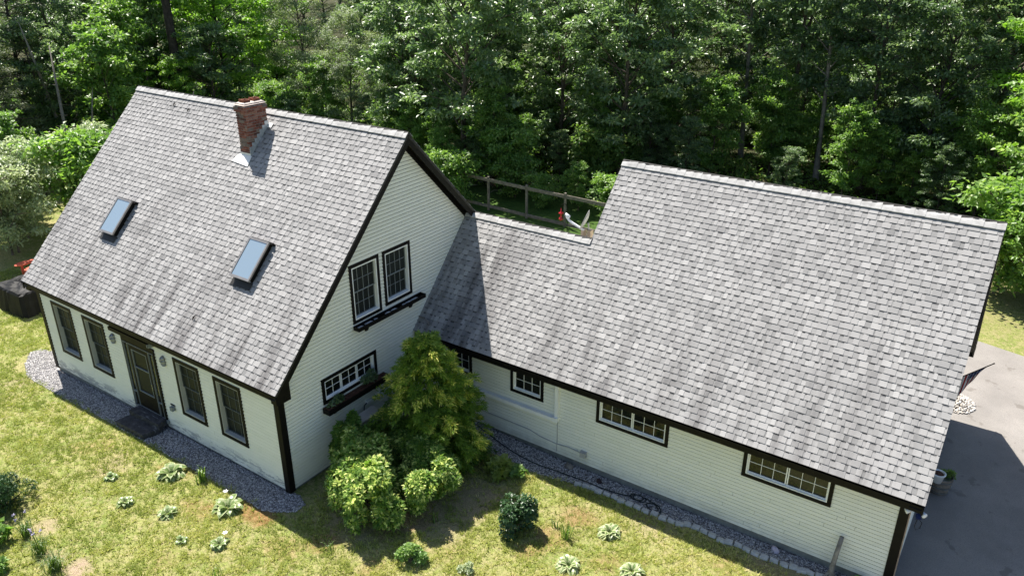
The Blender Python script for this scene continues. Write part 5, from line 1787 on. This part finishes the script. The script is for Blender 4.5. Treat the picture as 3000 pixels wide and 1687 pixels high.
# golden thread-leaf conifer
e = empty('golden_conifer', (1.40, -1.36, -.18), 'golden green thread leaf conifer with yellow tips in the inner corner', 'conifer')
r = np.random.default_rng(50)
Hc, Rc = 3.3, 1.06
k = 1050
t = r.random(k) ** 1.15
phi = r.uniform(0, 6.28, k)
prof = np.where(t < .15, .82 + 1.2 * t, 1.0 - .85 * ((t - .15) / .85) ** 1.5)
lob = 1 + .15 * np.sin(phi * 3 + t * 9) + .13 * np.sin(phi * 5 - t * 17) + .10 * np.sin(phi * 2 + t * 31)
rad = Rc * np.clip(prof, .06, 1) * lob * np.where(r.random(k) < .25, r.uniform(.45, .8, k), r.uniform(.78, 1.2, k))
C = np.column_stack([rad * np.cos(phi), rad * np.sin(phi), Hc * (.04 + .93 * t)])
gold = vnoise(phi * 1.1 + 3, t * 7, 1.0, 5)
tn = np.clip(.25 + .35 * t + r.normal(0, .14, k), 0, .66)
isg = (gold > .64 - .26 * (t > .58)) & (r.random(k) < .6) & (rad > Rc * np.clip(prof, .05, 1) * lob * .9)  # own gold tips; extra ones near the top paint in sunlit clumps
tn = np.where(isg, .98, tn)
# each clump: a hanging fan of thread-like sprays
per = 76
idx = np.repeat(np.arange(k), per); m_ = len(idx)
a2 = phi + r.normal(0, .5, k)
el2 = r.uniform(-.35, .55, k)
axd = np.column_stack([np.cos(a2) * np.cos(el2), np.sin(a2) * np.cos(el2), np.sin(el2)])
along = r.random((m_, 1))
side = norm(r.normal(0, 1, (m_, 3)) * np.array([1, 1, .5]))
base = C[idx] + axd[idx] * (along - .35) * .26 + side * .05 * (1.2 - along) - np.array([0, 0, .09]) * along ** 2
D = norm(axd[idx] * .8 + side * .55 + np.array([0, 0, -.45]) * along + r.normal(0, .2, (m_, 3)))
V, F = leaf_geo(base, D, norm(r.normal(0, .6, (m_, 3)) + np.array([0, 0, 1])), r.uniform(.06, .14, m_), r.uniform(.014, .028, m_), .1)
obj('foliage', np_mesh('golden_foliage', V, F, L_GOLD, tone=np.repeat(np.clip(tn[idx] + r.normal(0, .05, m_), 0, 1), 2)), e)
b = MB(); b.tube([(0, 0, -.05), (0, .02, 1.2), (0, 0, 3.2)], [.07, .045, .01], 7)
for i in range(40):
    z = .2 + 2.2 * i / 40; a = i * 2.4; l = Rc * (1 - z / 2.9) * .8
    b.tube([(0, 0, z), (l * math.cos(a), l * math.sin(a), z + .1)], [.018, .005], 4)
obj('trunk', b.mesh('trunk', M_BARKD), e)


# hostas
def hosta_mesh(seed, nleaf, L, W_, cream=.32, up=.35):
    r = random.Random(seed)
    b = MB()
    for i in range(nleaf):
        a = i * 2.4 + r.uniform(-.3, .3)
        ring = (i / nleaf)
        el = 1.15 - 1.05 * ring + r.uniform(-.12, .12)
        l = L * r.uniform(.75, 1.15) * (.75 + .35 * ring)
        w = W_ * r.uniform(.8, 1.15)
        d = Vector((math.cos(a), math.sin(a), 0)); s = Vector((-math.sin(a), math.cos(a), 0))
        cur = Vector((d.x * .02, d.y * .02, .01)); ang = el
        rows = []
        ns = 7
        pw = [.12, .16, .7, 1.0, .92, .6, .05, .0]
        for j in range(ns + 1):
            wj = w * pw[j]
            updir = Vector((-d.x * math.sin(ang), -d.y * math.sin(ang), math.cos(ang)))
            rows.append([cur + s * (-wj) + updir * wj * .25, cur + s * (-wj * (1 - cream)) + updir * wj * .1, cur.copy(), cur + s * (wj * (1 - cream)) + updir * wj * .1, cur + s * wj + updir * wj * .25])
            cur = cur + (d * math.cos(ang) + Vector((0, 0, math.sin(ang)))) * (l / ns)
            ang -= (.22 + .12 * ring)
        for j in range(ns):
            for q in range(4):
                mt = 1 if (q in (0, 3) and j > 0) or j >= ns - 1 else 0
                b.face([rows[j][q], rows[j][q + 1], rows[j + 1][q + 1], rows[j + 1][q]], mt, r.random())
    return b.mesh('hosta', [L_HOSTA, L_HOSTAW])


HM = [hosta_mesh(1, 34, .26, .055), hosta_mesh(2, 26, .24, .055, .36), hosta_mesh(3, 44, .24, .045, .55), hosta_mesh(4, 20, .20, .045, .2)]
HOSTAS = [(-4.02, -6.1, 3, 1.15, 'small mostly green hosta, leftmost of the hostas on the lawn'), (-3.0, -5.25, 0, 1.7, 'large white edged hosta nearest the stone steps'), (-2.95, -6.4, 1, 1.05, 'small white edged hosta in front of the large one by the steps'),
          (-1.86, -6.1, 1, 1.2, 'medium white edged hosta in the middle of the front bed'), (-.96, -5.26, 0, 1.7, 'large white edged hosta right of the rusty bare patch'), (-.92, -6.42, 3, .95, 'tiny sparse hosta below the front bed'), (-.2, -6.05, 1, 1.1, 'small hosta beside a white bloom at the lower front bed'),
          (6.02, -1.12, 2, 1.4, 'pale cream hosta below the pale edging blocks'), (5.8, -2.4, 2, 1.4, 'pale cream hosta at the bottom of the photo right of the dark mound'), (6.9, -1.85, 2, 1.35, 'pale cream hosta cut by the bottom edge of the photo')]
for i, (x, y, k, s, lb) in enumerate(HOSTAS):
    o = obj('hosta', HM[k]); o.location = (x, y, zg(x, y) + .01); o.rotation_euler = (0, 0, i * 1.3); o.scale = (s, s, s)
    setp(o, lb, 'hosta', 'hostas planted on the lawn')


def tuft(name, x, y, nb, h, w, spread, label, seed, flowers=0, mat=L_TUFT, cat='plant', fm=M_PURPLE):
    r = np.random.default_rng(seed)
    e = empty(name, (x, y, zg(x, y)), label, cat)
    b = MB()
    for i in range(nb):
        a = r.uniform(0, 6.28); sp = spread * r.random() ** .7; hh = h * r.uniform(.6, 1.1)
        p0 = Vector((r.normal(0, .03 + spread * .12), r.normal(0, .03 + spread * .12), 0)); d = Vector((math.cos(a), math.sin(a), 0)); s = Vector((-d.y, d.x, 0)) * w
        pts = [p0, p0 + d * sp * .25 + Vector((0, 0, hh * .55)), p0 + d * sp * .65 + Vector((0, 0, hh * .92)), p0 + d * sp * 1.1 + Vector((0, 0, hh * .9))]
        for j, (q0, q1) in enumerate(zip(pts[:-1], pts[1:])):
            w0, w1 = (1, .9, .6, .05)[j], (1, .9, .6, .05)[j + 1]
            b.face([q0 - s * w0, q0 + s * w0, q1 + s * w1, q1 - s * w1], 0, r.random())
    o = obj('blades', b.mesh('blades', mat), e)
    for i in range(flowers):
        a = r.uniform(0, 6.28); hh = h * r.uniform(1.25, 1.7)
        tx, ty = spread * .5 * math.cos(a), spread * .5 * math.sin(a)
        c = MB(); c.tube([(0, 0, 0), (tx * .5, ty * .5, hh * .6), (tx, ty, hh)], .004, 4, 0); obj('stalk', c.mesh('stalk', L_TUFT), e)
        c = MB()
        for q in range(10):
            b1 = r.uniform(0, 6.28); c.tube([(tx, ty, hh + .01), (tx + .035 * math.cos(b1), ty + .035 * math.sin(b1), hh + r.uniform(-.01, .05))], [.012, .006], 4)
        obj('flower', c.mesh('flower', fm), e)
    return e


tuft('lavender', -3.68, -8.12, 90, .34, .006, .2, 'upper left clump of grassy blades with purple flower heads', 1, 3)
tuft('lavender', -2.92, -8.22, 110, .36, .006, .22, 'middle clump of grassy blades with purple blooms beside it', 2, 4)
tuft('ornamental_grass', -2.25, -8.28, 130, .36, .006, .28, 'bushy green grass clump nearest the sandy patch', 3)
tuft('iris', -2.25, -4.98, 26, .38, .014, .14, 'upright sword leaved iris beside the gravel and large hosta', 4)
tuft('iris', 2.86, -2.95, 9, .3, .012, .1, 'few upright green blades at the shadow edge below the shrubs', 5)
tuft('iris', 5.34, -1.75, 22, .3, .012, .16, 'clump of upright blades left of the pale cream hosta', 6)
tuft('iris', 4.98, -1.6, 10, .2, .012, .12, 'short green blades beside the brown patch right of the mound', 9)
tuft('iris', 1.63, -4.8, 14, .16, .008, .14, 'low grassy tuft where the house shadow ends', 7)
tuft('iris', .5, -6.6, 10, .26, .009, .14, 'thin drooping blades at the bottom edge of the lawn', 8)
for x, y, z, lb in ((-1.35, -5.02, .05, 'small white flower at the edge of the gravel in front of the wall'), (-.26, -5.85, .1, 'white bloom beside the small hosta in the lower bed')):
    e = empty('flower', (x, y, zg(x, y)), lb, 'flower')
    c = MB(); c.tube([(0, 0, 0), (.01, 0, .14)], .004, 4); obj('stalk', c.mesh('stalk', L_TUFT), e)
    c = MB()
    for q in range(6):
        a = q * 1.05; d = Vector((math.cos(a), math.sin(a), .25)); s = Vector((-d.y, d.x, 0)) * .016
        p = Vector((.01, 0, .14))
        c.face([p, p + d * .03 + s, p + d * .065, p + d * .03 - s])
    obj('petals', c.mesh('petals', M_PETAL), e)

# ------------------------------------------------------------------ grass blades (uncountable)
kk = 120000          # tufts
X = RNG.uniform(-19, 11.0, kk); Y = RNG.uniform(-9.4, 0.2, kk)
# keep only what the lawn can show
Pv = np.stack([X - CAM.x, Y - CAM.y, np.full(kk, -.2 - CAM.z)], 1)
fx = Pv @ np.array(r2); fyv = Pv @ np.array(u2); fz = Pv @ np.array(fwd)
ok = (np.abs(fx / fz) < .70) & (np.abs(fyv / fz) < .41)
ok &= ~((Y > -4.12) & (X < -.2) & (X > -10.1))
ok &= ~((Y > -4.82 + .06 * np.sin(X * 7) + .05 * np.sin(X * 17)) & (X > -11.2) & (X < .3))
ok &= ~((X < -9.9) & (X > -11.9) & (np.hypot((X + 10.75) / .95, (Y + 4.2) / .6) < 1))
yb = np.interp(X, [1.0, 2.2, 3.3, 4.1, 4.6, 5, 7, 9, 10], [-.1, -.35, -.38, -.22, -.12, -.1, -.08, -.03, .1])
ok &= ~((Y > yb) & (X > .5))
rust, bare, wm = masks(X, Y)
den = (1 - .92 * bare) * (1 - .75 * rust) * (1 - wm) * np.clip(2.2 * fbm(X, Y, 3.0, 33) - .45, .12, 1)
ok &= RNG.random(kk) < den
X, Y = X[ok], Y[ok]
nt = len(X)
ttone = np.clip(.52 + 1.5 * (fbm(X, Y, .8, 35) - .5) + .03 * (X - 1) + RNG.normal(0, .2, nt) + 1.0 * (fbm(X, Y, 4, 36) - .5), 0, 1)
tr_ = RNG.uniform(.012, .05, nt) * (.6 + .9 * fbm(X, Y, 2.0, 37))
thh = RNG.uniform(.025, .07, nt) * (.5 + 1.0 * fbm(X, Y, 3.5, 34))
per = 8
ii = np.repeat(np.arange(nt), per); m_ = len(ii)
pa = RNG.uniform(0, 6.28, m_); pr_ = tr_[ii] * np.sqrt(RNG.random(m_))
bx_, by_ = X[ii] + pr_ * np.cos(pa), Y[ii] + pr_ * np.sin(pa)
zb = gz(bx_, by_) + (fbm(bx_, by_, 1.1, 70) - .5) * .05 * np.where(((bx_ > -11.5) & (bx_ < 12) & (by_ > -5.1)) | (bx_ > 10.2), 0, 1)
a = pa + RNG.normal(0, .7, m_); hh = thh[ii] * RNG.uniform(.6, 1.15, m_); w = RNG.uniform(.005, .011, m_)
ln = RNG.uniform(.3, 1.5, m_)
p0 = np.stack([bx_ - w * np.sin(a), by_ + w * np.cos(a), zb - .005], 1)
p1 = np.stack([bx_ + w * np.sin(a), by_ - w * np.cos(a), zb - .005], 1)
p2 = np.stack([bx_ + hh * ln * np.cos(a), by_ + hh * ln * np.sin(a), zb + hh], 1)
V = np.stack([p0, p1, p2], 1).reshape(-1, 3)
tn = np.clip(ttone[ii] + RNG.normal(0, .08, m_), 0, 1)
setp(obj('grass', np_mesh('grass', V, np.arange(m_ * 3).reshape(-1, 3), L_GRASS, tone=tn)), 'short sunlit yellow green lawn grass', 'grass', kind='stuff')
